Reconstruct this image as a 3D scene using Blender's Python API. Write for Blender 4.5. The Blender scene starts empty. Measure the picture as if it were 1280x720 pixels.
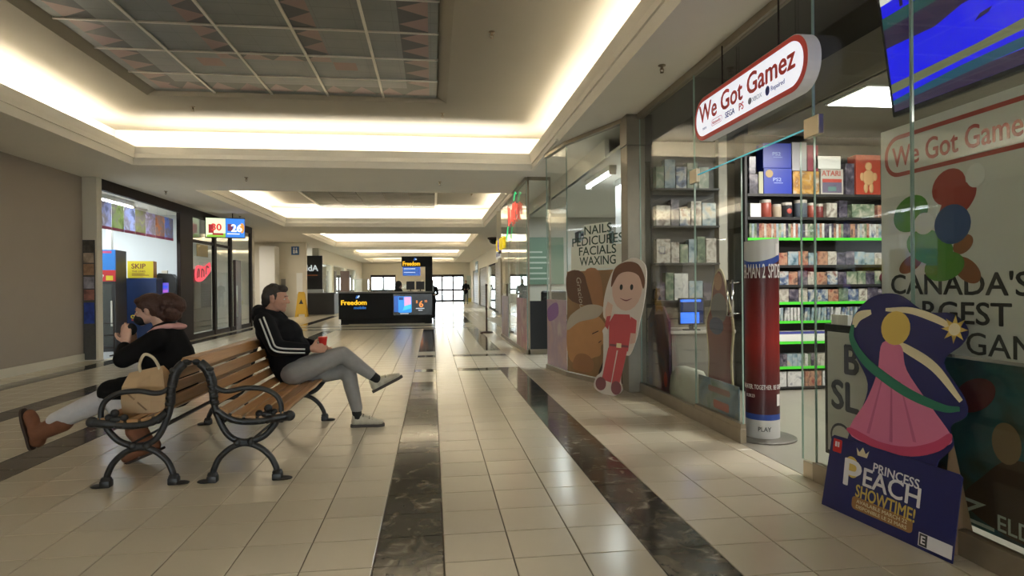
import bpy, bmesh, math, random
from mathutils import Vector, Matrix
random.seed(7)
C = bpy.context.scene.collection
SC = bpy.context.scene
R_ = math.radians

# ------------------------------------------------------------------ camera
H = 1.22
YAW, PIT, ROL, FPX = 0.1274, 0.00344, -0.00902, 775.0
cam = bpy.data.cameras.new('camera'); cam_o = bpy.data.objects.new('camera', cam); C.objects.link(cam_o)
fw = Vector((math.sin(YAW)*math.cos(PIT), math.cos(YAW)*math.cos(PIT), -math.sin(PIT)))
r0 = Vector((math.cos(YAW), -math.sin(YAW), 0)); u0 = r0.cross(fw)
rr = r0*math.cos(ROL) + u0*math.sin(ROL); uu = u0*math.cos(ROL) - r0*math.sin(ROL)
cam_o.matrix_world = Matrix(((rr.x, uu.x, -fw.x, 0), (rr.y, uu.y, -fw.y, 0), (rr.z, uu.z, -fw.z, H), (0, 0, 0, 1)))
cam.sensor_width = 36; cam.lens = FPX/1280*36; cam.clip_start = 0.05; cam.clip_end = 300
SC.camera = cam_o

# ------------------------------------------------------------------ world, exposure
SC.view_settings.view_transform = 'Standard'; SC.view_settings.look = 'None'
SC.view_settings.gamma = 1; SC.view_settings.use_curve_mapping = False
SC.view_settings.exposure = 1.24
w = bpy.data.worlds.new('world'); SC.world = w; w.use_nodes = True
bg = w.node_tree.nodes['Background']; bg.inputs[0].default_value = (0.86, 0.93, 1.0, 1); bg.inputs[1].default_value = 5.5   # overcast daylight beyond the far doors

# ------------------------------------------------------------------ lamps the place has
def area(name, loc, sx, sy, power, col, direction):
    l = bpy.data.lights.new(name, 'AREA'); l.shape = 'RECTANGLE'; l.size = sx; l.size_y = sy; l.energy = power; l.color = col
    o = bpy.data.objects.new(name, l); C.objects.link(o); o.location = loc
    o.rotation_euler = Vector(direction).to_track_quat('-Z', 'Y').to_euler()
    return o
WARM = (1.0, 0.935, 0.82)
COOL = (0.86, 0.95, 1.0)
CX0, CX1 = -4.6, 1.7                       # the coves' opening across the mall
COVES = [(-7.15, 0.30), (2.85, 10.30), (12.85, 20.25), (22.85, 30.3), (32.85, 40.3), (42.5, 49.0)]
COVE_POWER = 9.8                          # watts per metre of hidden tube
for i, (a, b) in enumerate(COVES):
    cp_ = COVE_POWER*(2.6 if i >= 3 else 1.25 if i == 2 else 1)    # extra power added to brighten the far coves
    for s in (0, 1):                       # along the sides
        x = CX1+0.10 if s else CX0-0.10
        n = 2
        L = (b-a-0.3)/n
        for k in range(n):
            q = (1, 0, 0) if s else (-1, 0, 0)
            o = area('cove_lamp', (x, a+0.15+L*(k+.5), 3.31), 0.07, L-0.12, cp_*L, WARM, (0.35 if s else -0.35, 0, 1))
            o.rotation_euler = (0, R_(180-(-50 if s else 50)), 0)
    for s in (0, 1):                       # across both ends
        y = b+0.10 if s else a-0.10
        L = CX1-CX0-0.2
        o = area('cove_lamp', ((CX0+CX1)/2, y, 3.31), L, 0.07, cp_*L, WARM, (0, 0, 1))
        o.rotation_euler = (R_(180+(-50 if s else 50)*-1), 0, 0)

# ------------------------------------------------------------------ materials
MATS = {}
EM = 0.5                                   # signs and screens against the exposure set above
def mat(name, col, rough=0.5, metal=0.0, emit=0.0, ecol=None, noise=0.0, nscale=8.0, bump=0.0, spec=0.5, alpha=None, rnd=0.0):
    """procedural principled material: colour with optional noise, per-object variation and fine relief"""
    if name in MATS: return MATS[name]
    m = bpy.data.materials.new(name); m.use_nodes = True; MATS[name] = m
    nt = m.node_tree; p = nt.nodes['Principled BSDF']
    c = (col[0], col[1], col[2], 1)
    p.inputs['Base Color'].default_value = c
    p.inputs['Roughness'].default_value = rough; p.inputs['Metallic'].default_value = metal
    p.inputs['Specular IOR Level'].default_value = spec
    if emit:
        p.inputs['Emission Color'].default_value = (*(ecol or col), 1); p.inputs['Emission Strength'].default_value = emit*EM
    if noise or bump:
        tc = nt.nodes.new('ShaderNodeTexCoord'); n = nt.nodes.new('ShaderNodeTexNoise')
        n.inputs['Scale'].default_value = nscale; n.inputs['Detail'].default_value = 4
        nt.links.new(tc.outputs['Object'], n.inputs['Vector'])
        if noise:
            mx = nt.nodes.new('ShaderNodeMixRGB'); mx.inputs[1].default_value = tuple(v*(1-noise) for v in c[:3])+(1,)
            mx.inputs[2].default_value = tuple(min(1, v*(1+noise)) for v in c[:3])+(1,)
            nt.links.new(n.outputs['Fac'], mx.inputs[0]); nt.links.new(mx.outputs[0], p.inputs['Base Color'])
        if bump:
            b = nt.nodes.new('ShaderNodeBump'); b.inputs['Strength'].default_value = bump; b.inputs['Distance'].default_value = 0.01
            nt.links.new(n.outputs['Fac'], b.inputs['Height']); nt.links.new(b.outputs[0], p.inputs['Normal'])
    if rnd:
        oi = nt.nodes.new('ShaderNodeObjectInfo'); hs = nt.nodes.new('ShaderNodeHueSaturation')
        mr = nt.nodes.new('ShaderNodeMapRange'); mr.inputs['To Min'].default_value = 1-rnd; mr.inputs['To Max'].default_value = 1+rnd
        nt.links.new(oi.outputs['Random'], mr.inputs['Value']); nt.links.new(mr.outputs[0], hs.inputs['Value'])
        src = p.inputs['Base Color'].links[0].from_socket if p.inputs['Base Color'].links else None
        if src: nt.links.new(src, hs.inputs['Color'])
        else: hs.inputs['Color'].default_value = c
        nt.links.new(hs.outputs[0], p.inputs['Base Color'])
    return m

def glass_mat(name, tint, refl=0.025):
    m = bpy.data.materials.new(name); m.use_nodes = True; nt = m.node_tree; nt.nodes.clear()
    o = nt.nodes.new('ShaderNodeOutputMaterial'); mx = nt.nodes.new('ShaderNodeMixShader')
    t = nt.nodes.new('ShaderNodeBsdfTransparent'); g = nt.nodes.new('ShaderNodeBsdfGlossy'); lw = nt.nodes.new('ShaderNodeLayerWeight'); pw_ = nt.nodes.new('ShaderNodeMath'); pw_.operation = 'POWER'; f = nt.nodes.new('ShaderNodeMath'); f.operation = 'MULTIPLY_ADD'
    t.inputs[0].default_value = (*tint, 1); g.inputs['Roughness'].default_value = 0.0; lw.inputs['Blend'].default_value = 0.5; pw_.inputs[1].default_value = 5.0; f.inputs[1].default_value = 0.9; f.inputs[2].default_value = refl
    nt.links.new(lw.outputs['Facing'], pw_.inputs[0]); nt.links.new(pw_.outputs[0], f.inputs[0])
    nt.links.new(f.outputs[0], mx.inputs[0]); nt.links.new(t.outputs[0], mx.inputs[1]); nt.links.new(g.outputs[0], mx.inputs[2])
    nt.links.new(mx.outputs[0], o.inputs[0]); MATS[name] = m
    return m

def strip_mat(name, cols, axis, scale, rough=0.5, blur=False):
    """colour bands from a ramp along object axis"""
    m = bpy.data.materials.new(name); m.use_nodes = True; nt = m.node_tree; p = nt.nodes['Principled BSDF']; MATS[name] = m
    tc = nt.nodes.new('ShaderNodeTexCoord'); sx = nt.nodes.new('ShaderNodeSeparateXYZ'); ml = nt.nodes.new('ShaderNodeMath'); ml.operation = 'MULTIPLY'
    ml.inputs[1].default_value = scale; fr = nt.nodes.new('ShaderNodeMath'); fr.operation = 'FRACT'; cr = nt.nodes.new('ShaderNodeValToRGB')
    nt.links.new(tc.outputs['Object'], sx.inputs[0]); nt.links.new(sx.outputs[axis], ml.inputs[0]); nt.links.new(ml.outputs[0], fr.inputs[0]); nt.links.new(fr.outputs[0], cr.inputs[0])
    e = cr.color_ramp; e.interpolation = 'LINEAR' if blur else 'CONSTANT'
    e.elements[0].color = (*cols[0], 1); e.elements[0].position = 0
    e.elements[1].color = (*cols[-1], 1); e.elements[1].position = (len(cols)-1)/len(cols)
    for i, c in enumerate(cols[1:-1]):
        q = e.elements.new((i+1)/len(cols)); q.color = (*c, 1)
    nt.links.new(cr.outputs[0], p.inputs['Base Color']); p.inputs['Roughness'].default_value = rough
    return m

def art_mat(name, cols, scale, emit=0.0, rough=0.4, dist=0.4, film=0.0):
    """printed picture too small or too generic to read: soft noise through a colour ramp"""
    if name in MATS: return MATS[name]
    m = bpy.data.materials.new(name); m.use_nodes = True; nt = m.node_tree; p = nt.nodes['Principled BSDF']; MATS[name] = m
    tc = nt.nodes.new('ShaderNodeTexCoord'); n = nt.nodes.new('ShaderNodeTexNoise'); cr = nt.nodes.new('ShaderNodeValToRGB')
    oi = nt.nodes.new('ShaderNodeObjectInfo'); ad = nt.nodes.new('ShaderNodeVectorMath'); ad.operation = 'ADD'
    sc_ = nt.nodes.new('ShaderNodeMath'); sc_.operation = 'MULTIPLY'; sc_.inputs[1].default_value = 37.0
    nt.links.new(oi.outputs['Random'], sc_.inputs[0]); nt.links.new(tc.outputs['Object'], ad.inputs[0]); nt.links.new(sc_.outputs[0], ad.inputs[1])
    n.inputs['Scale'].default_value = scale; n.inputs['Detail'].default_value = 3; n.inputs['Distortion'].default_value = dist
    nt.links.new(ad.outputs[0], n.inputs['Vector']); nt.links.new(n.outputs['Fac'], cr.inputs[0])
    e = cr.color_ramp; e.elements[0].position = 0.28; e.elements[1].position = 0.72
    e.elements[0].color = (*cols[0], 1); e.elements[1].color = (*cols[-1], 1)
    for i, c in enumerate(cols[1:-1]):
        q = e.elements.new(0.28+0.44*(i+1)/(len(cols)-1)); q.color = (*c, 1)
    nt.links.new(cr.outputs[0], p.inputs['Base Color']); p.inputs['Roughness'].default_value = rough
    if film:                                   # printed on film: light comes through from behind
        tr = nt.nodes.new('ShaderNodeBsdfTranslucent'); mx = nt.nodes.new('ShaderNodeMixShader'); mx.inputs[0].default_value = film
        nt.links.new(cr.outputs[0], tr.inputs[0]); nt.links.new(p.outputs[0], mx.inputs[1]); nt.links.new(tr.outputs[0], mx.inputs[2]); nt.links.new(mx.outputs[0], nt.nodes['Material Output'].inputs[0])
    if emit:
        nt.links.new(cr.outputs[0], p.inputs['Emission Color']); p.inputs['Emission Strength'].default_value = emit
    return m

# ------------------------------------------------------------------ mesh helpers
class MB:
    """collects shapes in one bmesh; build() links them as ONE object"""
    def __init__(s): s.bm = bmesh.new()
    def box(s, x0, x1, y0, y1, z0, z1, M=None, bev=0.0):
        vs = [s.bm.verts.new(v) for v in ((x0, y0, z0), (x1, y0, z0), (x1, y1, z0), (x0, y1, z0), (x0, y0, z1), (x1, y0, z1), (x1, y1, z1), (x0, y1, z1))]
        fs = [s.bm.faces.new([vs[i] for i in f]) for f in ((3, 2, 1, 0), (4, 5, 6, 7), (0, 1, 5, 4), (1, 2, 6, 5), (2, 3, 7, 6), (3, 0, 4, 7))]
        if M: bmesh.ops.transform(s.bm, matrix=M, verts=vs)
        if bev: bmesh.ops.bevel(s.bm, geom=list({e for f in fs for e in f.edges}), offset=bev, segments=2, affect='EDGES', profile=0.5)
        return s
    def quad(s, pts):
        s.bm.faces.new([s.bm.verts.new(p) for p in pts]); return s
    def prism(s, pts, z0, z1, M=None):
        """2-D outline (counter-clockwise) extruded from z0 to z1"""
        a = [s.bm.verts.new((x, y, z0)) for x, y in pts]; b = [s.bm.verts.new((x, y, z1)) for x, y in pts]
        n = len(pts)
        s.bm.faces.new(a[::-1]); s.bm.faces.new(b)
        for i in range(n): s.bm.faces.new((a[i], a[(i+1) % n], b[(i+1) % n], b[i]))
        if M: bmesh.ops.transform(s.bm, matrix=M, verts=a+b)
        return s
    def rings(s, rs, cap=True):
        vr = s.last = [[s.bm.verts.new(p) for p in r] for r in rs]; n = len(vr[0])
        for a, b in zip(vr, vr[1:]):
            for i in range(n): s.bm.faces.new((a[i], a[(i+1) % n], b[(i+1) % n], b[i]))
        if cap: s.bm.faces.new(vr[0][::-1]); s.bm.faces.new(vr[-1])
        return s
    def tube(s, pts, r, n=8, closed=False, flat=1.0):
        pts = [Vector(p) for p in pts]; m = len(pts)
        rad = r if isinstance(r, (list, tuple)) else [r]*m
        up = None; rs = []
        for i, p in enumerate(pts):
            if closed: t = (pts[(i+1) % m]-pts[i-1])
            else: t = (pts[min(i+1, m-1)]-pts[max(i-1, 0)])
            t.normalize()
            if up is None:
                up = Vector((0, 1, 0)) if abs(t.y) < 0.9 else Vector((1, 0, 0))
            a = (up - t*up.dot(t)).normalized(); b = t.cross(a); up = a
            rs.append([p + a*math.cos(q)*rad[i]*flat + b*math.sin(q)*rad[i] for q in [2*math.pi*k/n for k in range(n)]])
        if closed:
            rs.append(rs[0]); s.rings(rs, cap=False)
            bmesh.ops.remove_doubles(s.bm, verts=s.bm.verts[:], dist=1e-6)
        else: s.rings(rs)
        return s
    def lathe(s, prof, n=24, M=None, cap=True):
        """profile of (radius, z), turned about z"""
        s.rings([[(r*math.cos(2*math.pi*i/n), r*math.sin(2*math.pi*i/n), z) for i in range(n)] for r, z in prof], cap)
        if M: bmesh.ops.transform(s.bm, matrix=M, verts=[v for r in s.last for v in r])
        return s
    def ball(s, c, r, seg=14, M=None):
        rx, ry, rz = r if isinstance(r, (list, tuple)) else (r, r, r)
        mm = Matrix.Translation(c) @ (M or Matrix.Identity(4)) @ Matrix.Diagonal((rx, ry, rz, 1))
        bmesh.ops.create_uvsphere(s.bm, u_segments=seg, v_segments=max(6, seg//2+1), radius=1, matrix=mm); return s
    def capsule(s, a, ra, b, rb, n=14):
        a, b = Vector(a), Vector(b); t = (b-a); L = t.length; t.normalize()
        u = t.orthogonal().normalized(); v = t.cross(u); rs = []
        for q in (80, 60, 35, 10): q = R_(q); rs.append((a - t*ra*math.sin(q), ra*math.cos(q)))
        rs += [(a, ra), (b, rb)]
        for q in (10, 35, 60, 80): q = R_(q); rs.append((b + t*rb*math.sin(q), rb*math.cos(q)))
        s.rings([[p+u*math.cos(2*math.pi*k/n)*r+v*math.sin(2*math.pi*k/n)*r for k in range(n)] for p, r in rs]); return s
    def chain(s, pts):
        """capsules through ((x,y,z), radius) points"""
        for (a, ra), (b, rb) in zip(pts, pts[1:]): s.capsule(a, ra, b, rb)
        return s
    def build(s, name, m, parent=None, smooth=False, M=None, ang=None):
        bmesh.ops.recalc_face_normals(s.bm, faces=s.bm.faces[:])
        me = bpy.data.meshes.new(name); s.bm.to_mesh(me); s.bm.free()
        for x in (m if isinstance(m, (list, tuple)) else [m]): me.materials.append(x)
        if smooth:
            me.polygons.foreach_set('use_smooth', [True]*len(me.polygons))
            if ang: me.set_sharp_from_angle(angle=R_(ang))
        return link(name, me, parent, M)
    def skin(s, name, m, parent=None, voxel=0.012, smooth=6, fac=0.5, M=None):
        """fuses overlapping shapes into ONE continuous surface"""
        me = bpy.data.meshes.new(name); s.bm.to_mesh(me); s.bm.free()
        o = bpy.data.objects.new(name, me); C.objects.link(o)
        r = o.modifiers.new('r', 'REMESH'); r.mode = 'VOXEL'; r.voxel_size = voxel
        if smooth:
            q = o.modifiers.new('s', 'SMOOTH'); q.iterations = smooth; q.factor = fac
        dg = bpy.context.evaluated_depsgraph_get()
        n = bpy.data.meshes.new_from_object(o.evaluated_get(dg)); bpy.data.objects.remove(o); bpy.data.meshes.remove(me)
        n.materials.clear(); n.materials.append(m); n.polygons.foreach_set('use_smooth', [True]*len(n.polygons))
        return link(name, n, parent, M)

def link(name, me, parent=None, M=None):
    o = bpy.data.objects.new(name, me); C.objects.link(o)
    if parent is not None: o.parent = parent
    if M is not None: o.matrix_local = M
    return o
def tag(o, label=None, cat=None, group=None, kind=None):
    if label: o['label'] = label
    if cat: o['category'] = cat
    if group: o['group'] = group
    if kind: o['kind'] = kind
    return o
def thing(name, label, cat, M=None, group=None):
    o = bpy.data.objects.new(name, None); C.objects.link(o)
    o.empty_display_size = 0.1
    if M is not None: o.matrix_world = M if isinstance(M, Matrix) else Matrix.Translation(M)
    return tag(o, label, cat, group)
def frame(o, x, y):
    """matrix with local x along X, local y along Y: z looks out of the surface"""
    x = Vector(x).normalized(); y = Vector(y).normalized(); z = x.cross(y)
    return Matrix(((x.x, y.x, z.x, o[0]), (x.y, y.y, z.y, o[1]), (x.z, y.z, z.z, o[2]), (0, 0, 0, 1)))
def F_S(o): return frame(o, (1, 0, 0), (0, 0, 1))          # looks toward -Y
def F_W(o): return frame(o, (0, -1, 0), (0, 0, 1))         # looks toward -X
def F_E(o): return frame(o, (0, 1, 0), (0, 0, 1))          # looks toward +X
def text(s, size, m, parent, x=0, y=0, z=0.001, align='LEFT', bold=0.0, sx=1.0, wd=None, name='lettering', rot=0, ext=0.0006, shear=0):
    cu = bpy.data.curves.new('t', 'FONT'); cu.body = s; cu.size = size; cu.align_x = align; cu.extrude = ext
    cu.shear = shear; cu.resolution_u = 3
    o = bpy.data.objects.new('t', cu); C.objects.link(o)
    me = bpy.data.meshes.new_from_object(o.evaluated_get(bpy.context.evaluated_depsgraph_get()))
    bpy.data.objects.remove(o); bpy.data.curves.remove(cu)
    if bold:                                   # heavier strokes: the same letters overlaid a little apart
        bm = bmesh.new(); b = bold*size
        for k, (dx, dy) in enumerate(((-b, 0), (b, 0), (0, b*.8), (0, -b*.8))):
            n = len(bm.verts); bm.from_mesh(me); bm.verts.ensure_lookup_table(); bmesh.ops.translate(bm, verts=bm.verts[n:], vec=(dx, dy, k*.00005))
        bm.to_mesh(me); bm.free()
    me.materials.clear(); me.materials.append(m)
    if wd: x0_ = min(v.co.x for v in me.vertices); sx = wd/(max(v.co.x for v in me.vertices)-x0_); x -= x0_*sx*math.cos(rot); y -= x0_*sx*math.sin(rot)
    return link(name, me, parent, Matrix.Translation((x, y, z)) @ Matrix.Rotation(rot, 4, 'Z') @ Matrix.Diagonal((sx, 1, 1, 1)))
def flat(pts, m, parent, z=0.001, name='print', t=0.0008):
    """a flat printed shape"""
    return MB().prism(pts, z, z+t).build(name, m, parent)
def ell(cx, cy, rx, ry, rot=0, n=20, a0=0, a1=360):
    c, s = math.cos(R_(rot)), math.sin(R_(rot)); out = []
    k = n if a1-a0 >= 360 else n+1
    for i in range(k):
        q = R_(a0+(a1-a0)*i/n); x, y = rx*math.cos(q), ry*math.sin(q); out.append((cx+x*c-y*s, cy+x*s+y*c))
    return out
def rect(x0, y0, x1, y1): return [(x0, y0), (x1, y0), (x1, y1), (x0, y1)]
def rrect(x0, y0, x1, y1, r, n=6):
    out = []
    for cx, cy, a in ((x1-r, y0+r, 270), (x1-r, y1-r, 0), (x0+r, y1-r, 90), (x0+r, y0+r, 180)):
        out += [(cx+r*math.cos(R_(a+90*i/n)), cy+r*math.sin(R_(a+90*i/n))) for i in range(n+1)]
    return out
def smooth_loop(pts, n=6):
    """closed Catmull-Rom outline"""
    m = len(pts); out = []
    for i in range(m):
        p0, p1, p2, p3 = (Vector(pts[(i+k) % m]) for k in (-1, 0, 1, 2))
        for j in range(n):
            t = j/n
            v = 0.5*((2*p1)+(p2-p0)*t+(2*p0-5*p1+4*p2-p3)*t*t+(3*p1-p0-3*p2+p3)*t**3); out.append(tuple(v))
    return out
def spline(pts, n=6):
    m = len(pts); out = []
    P = [Vector(p) for p in pts]; P = [P[0]*2-P[1]]+P+[P[-1]*2-P[-2]]
    for i in range(1, m):
        p0, p1, p2, p3 = P[i-1:i+3]
        for j in range(n):
            t = j/n; out.append(0.5*((2*p1)+(p2-p0)*t+(2*p0-5*p1+4*p2-p3)*t*t+(3*p1-p0-3*p2+p3)*t**3))
    out.append(P[-2]); return out
def struct(o): o['kind'] = 'structure'; return o

# common materials
BLACK = mat('black', (0.012, 0.012, 0.013), 0.45)
WHITE = mat('white', (0.75, 0.75, 0.72), 0.5)
UPPER_DIM = mat('upper_ceiling_dimmed', (0.235, 0.21, 0.165), 0.8, noise=0.03, nscale=3)  # ceiling colour darkened to stand in for weaker light above the coves
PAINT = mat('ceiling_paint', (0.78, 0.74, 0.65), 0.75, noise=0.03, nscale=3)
HOARD = mat('hoarding_paint', (0.37, 0.315, 0.26), 0.7, noise=0.04, nscale=2, bump=0.02)
CREAM = mat('cream_wall', (0.66, 0.61, 0.50), 0.6, noise=0.03, nscale=3)
PALE = mat('pale_wall', (0.72, 0.70, 0.64), 0.6)
DARKF = mat('dark_frame', (0.024, 0.015, 0.012), 0.6, spec=0.2)
STEEL = mat('brushed_steel', (0.42, 0.38, 0.31), 0.35, metal=0.7, noise=0.1, nscale=30)
ALU = mat('aluminium', (0.55, 0.53, 0.48), 0.35, metal=0.8)
GLASS = glass_mat('clear_glass', (0.93, 0.95, 0.93))
GEDGE = mat('glass_edge', (0.30, 0.42, 0.36), 0.15, noise=0.1)
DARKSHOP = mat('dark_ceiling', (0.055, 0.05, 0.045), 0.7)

# ================================================================== floor
T = 0.31; GX0, GY0 = 0.0395, 2.7522
base_floor = struct(MB().box(-14, 9, -9, 56, -0.12, -0.006).build('floor', mat('grout', (0.10, 0.078, 0.052), 0.8)))
CREAM_T = mat('cream_tile', (0.64, 0.58, 0.46), 0.19, noise=0.035, nscale=5, rnd=0.05, spec=0.55)
def marble():
    m = mat('dark_marble', (0.06, 0.052, 0.042), 0.10, rnd=0.15, spec=0.5); nt = m.node_tree; p = nt.nodes['Principled BSDF']
    tc = nt.nodes.new('ShaderNodeNewGeometry'); n = nt.nodes.new('ShaderNodeTexNoise'); n.inputs['Scale'].default_value = 9; n.inputs['Detail'].default_value = 8; n.inputs['Distortion'].default_value = 1.2
    cr = nt.nodes.new('ShaderNodeValToRGB'); e = cr.color_ramp
    e.elements[0].position = 0.36; e.elements[0].color = (0.030, 0.026, 0.022, 1); e.elements[1].position = 0.60; e.elements[1].color = (0.105, 0.088, 0.064, 1)
    q = e.elements.new(0.73); q.color = (0.30, 0.27, 0.22, 1)
    hs = next(x for x in nt.nodes if x.bl_idname == 'ShaderNodeHueSaturation')
    nt.links.new(tc.outputs['Position'], n.inputs['Vector']); nt.links.new(n.outputs['Fac'], cr.inputs[0]); nt.links.new(cr.outputs[0], hs.inputs['Color'])
    return m
MARBLE = marble()
def tile_mesh(bm, x0, x1, y0, y1, z=0.0, g=0.0028, ch=0.0025):
    a = [bm.verts.new(v) for v in ((x0+g, y0+g, z-0.006), (x1-g, y0+g, z-0.006), (x1-g, y1-g, z-0.006), (x0+g, y1-g, z-0.006))]
    b = [bm.verts.new(v) for v in ((x0+g, y0+g, z-ch*.6), (x1-g, y0+g, z-ch*.6), (x1-g, y1-g, z-ch*.6), (x0+g, y1-g, z-ch*.6))]
    k = g+ch
    c = [bm.verts.new(v) for v in ((x0+k, y0+k, z), (x1-k, y0+k, z), (x1-k, y1-k, z), (x0+k, y1-k, z))]
    f = [bm.faces.new(c)]
    for i in range(4):
        j = (i+1) % 4
        bm.faces.new((a[i], a[j], b[j], b[i])); f.append(bm.faces.new((b[i], b[j], c[j], c[i])))
    return f
def is_dark(i, j):
    y = j
    if i in (-1, 3, -10, -14):
        near = j <= 16 if i == -1 else j <= 20
        if near or 29 <= j <= 48 or 58 <= j <= 78: return True
    if i == -18: return j < 60
    if j in (20, 26):
        if i == -1: return True
        return (1 <= i <= 3) or (-13 <= i <= -10)
    if j in (50, 54): return -14 <= i <= 3
    return False
def floor_right(y):            # tiles run up to the shop fronts
    if y < 6.9: return 2.33
    if y < 9.1: return 2.25-(y-6.9)*0.28
    if y < 12: return 1.66 if y > 10.9 else 2.0
    if y < 16: return 2.0
    return 3.0
rightP = Vector((rr.x, rr.y, rr.z)); upP = Vector((uu.x, uu.y, uu.z))
def project(x, y, z):
    d = Vector((x, y, z-H)); q = d.dot(fw)
    if q < 0.1: return None
    return 640+FPX*d.dot(rightP)/q, 360-FPX*d.dot(upP)/q
cells = []
for j in range(-20, 152):
    for i in range(-20, 10):
        x0, y0 = GX0+T*i, GY0+T*j
        x1 = min(x0+T, floor_right(y0+T/2))
        if x0 < -5.93: x0 = -5.93
        if x1-x0 < 0.04: continue
        q = project((x0+x1)/2, y0+T/2, 0)
        inside = q is not None and -25 < q[0] < 1300 and q[1] < 735
        cells.append((0 if inside else 1, (x0+x1)**2/4+y0*y0, x0, x1, y0, is_dark(i, j)))
cells.sort()
tile_me = {}
for _, _, x0, x1, y0, dk in cells[:290]:
    key = (round(x1-x0, 3), dk)
    if key not in tile_me:
        bm = bmesh.new(); tile_mesh(bm, 0, key[0], 0, T); me = bpy.data.meshes.new('tile'); bm.to_mesh(me); bm.free()
        me.materials.append(MARBLE if dk else CREAM_T); tile_me[key] = me
    o = link('tile', tile_me[key], base_floor, Matrix.Translation((x0, y0, random.uniform(-0.0003, 0.0003))))
bms = {False: bmesh.new(), True: bmesh.new()}
for _, _, x0, x1, y0, dk in cells[290:]: tile_mesh(bms[dk], x0, x1, y0, y0+T)
for dk, bm in bms.items():
    me = bpy.data.meshes.new('tile'); bm.to_mesh(me); bm.free(); me.materials.append(MARBLE if dk else CREAM_T)
    link('tile', me, base_floor)['kind'] = 'stuff'

# ================================================================== ceiling with lit coves
ZS, ZL, ZU = 3.15, 3.42, 3.80
XL, XR = -14.0, 9.0
c = MB(); up_c = MB()
ys = [-9.0]
for a, b in COVES: ys += [a, b]
ys.append(56.0)
for k in range(0, len(ys), 2): c.box(-7.7, 3.3 if ys[k] > 7 else 2.36, ys[k], ys[k+1], ZS, ZS+0.05)                   # flat soffit between coves
for a, b in COVES:
    c.box(-7.7, CX0, a, b, ZS, ZS+0.05); 
    for y0, y1, xr in ((a, min(b, 6.98), 2.36), (max(a, 6.98), b, 3.3)):
        if y1 > y0: c.box(CX1, xr, y0, y1, ZS, ZS+0.05)
    i_ = 0.08                                                                            # the fascia leans in a little
    A = [(CX0, a), (CX1, a), (CX1, b), (CX0, b)]; B = [(CX0+i_, a+i_), (CX1-i_, a+i_), (CX1-i_, b-i_), (CX0+i_, b-i_)]
    Bo = [(CX0+i_-.03, a+i_-.03), (CX1-i_+.03, a+i_-.03), (CX1-i_+.03, b-i_+.03), (CX0+i_-.03, b-i_+.03)]
    W_ = 0.46; D = [(CX0-W_, a-W_), (CX1+W_, a-W_), (CX1+W_, b+W_), (CX0-W_, b+W_)]
    for k in range(4):
        j = (k+1) % 4
        c.quad([(*A[k], ZS), (*A[j], ZS), (*B[j], ZL), (*B[k], ZL)])
        c.quad([(*B[k], ZL), (*B[j], ZL), (*Bo[j], ZL), (*Bo[k], ZL)])
        c.quad([(*Bo[k], ZL), (*Bo[j], ZL), (*Bo[j], ZS+.1), (*Bo[k], ZS+.1)])
        c.quad([(*Bo[k], ZS+.1), (*Bo[j], ZS+.1), (*D[j], ZS+.1), (*D[k], ZS+.1)])
        c.quad([(*D[k], ZS+.1), (*D[j], ZS+.1), (*D[j], ZU), (*D[k], ZU)])
    if (a, b) == COVES[1]:
        px0, px1, py0, py1 = -3.74, 0.22, 4.2, 8.80
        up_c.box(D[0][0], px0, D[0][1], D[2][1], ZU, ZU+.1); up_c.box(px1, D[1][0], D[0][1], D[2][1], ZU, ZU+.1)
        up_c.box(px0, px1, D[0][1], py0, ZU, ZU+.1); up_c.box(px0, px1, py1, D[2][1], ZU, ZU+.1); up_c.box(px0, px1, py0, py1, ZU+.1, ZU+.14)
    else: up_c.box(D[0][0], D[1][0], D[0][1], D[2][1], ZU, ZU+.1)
bmesh.ops.remove_doubles(c.bm, verts=c.bm.verts[:], dist=1e-5)
ceil_o = struct(c.build('ceiling', PAINT)); up_c.build('upper_ceiling', UPPER_DIM, ceil_o)
struct(MB().box(XL, XR, -9, 56, 4.0, 4.1).build('trim_1', DARKSHOP))        # roof slab above

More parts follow.
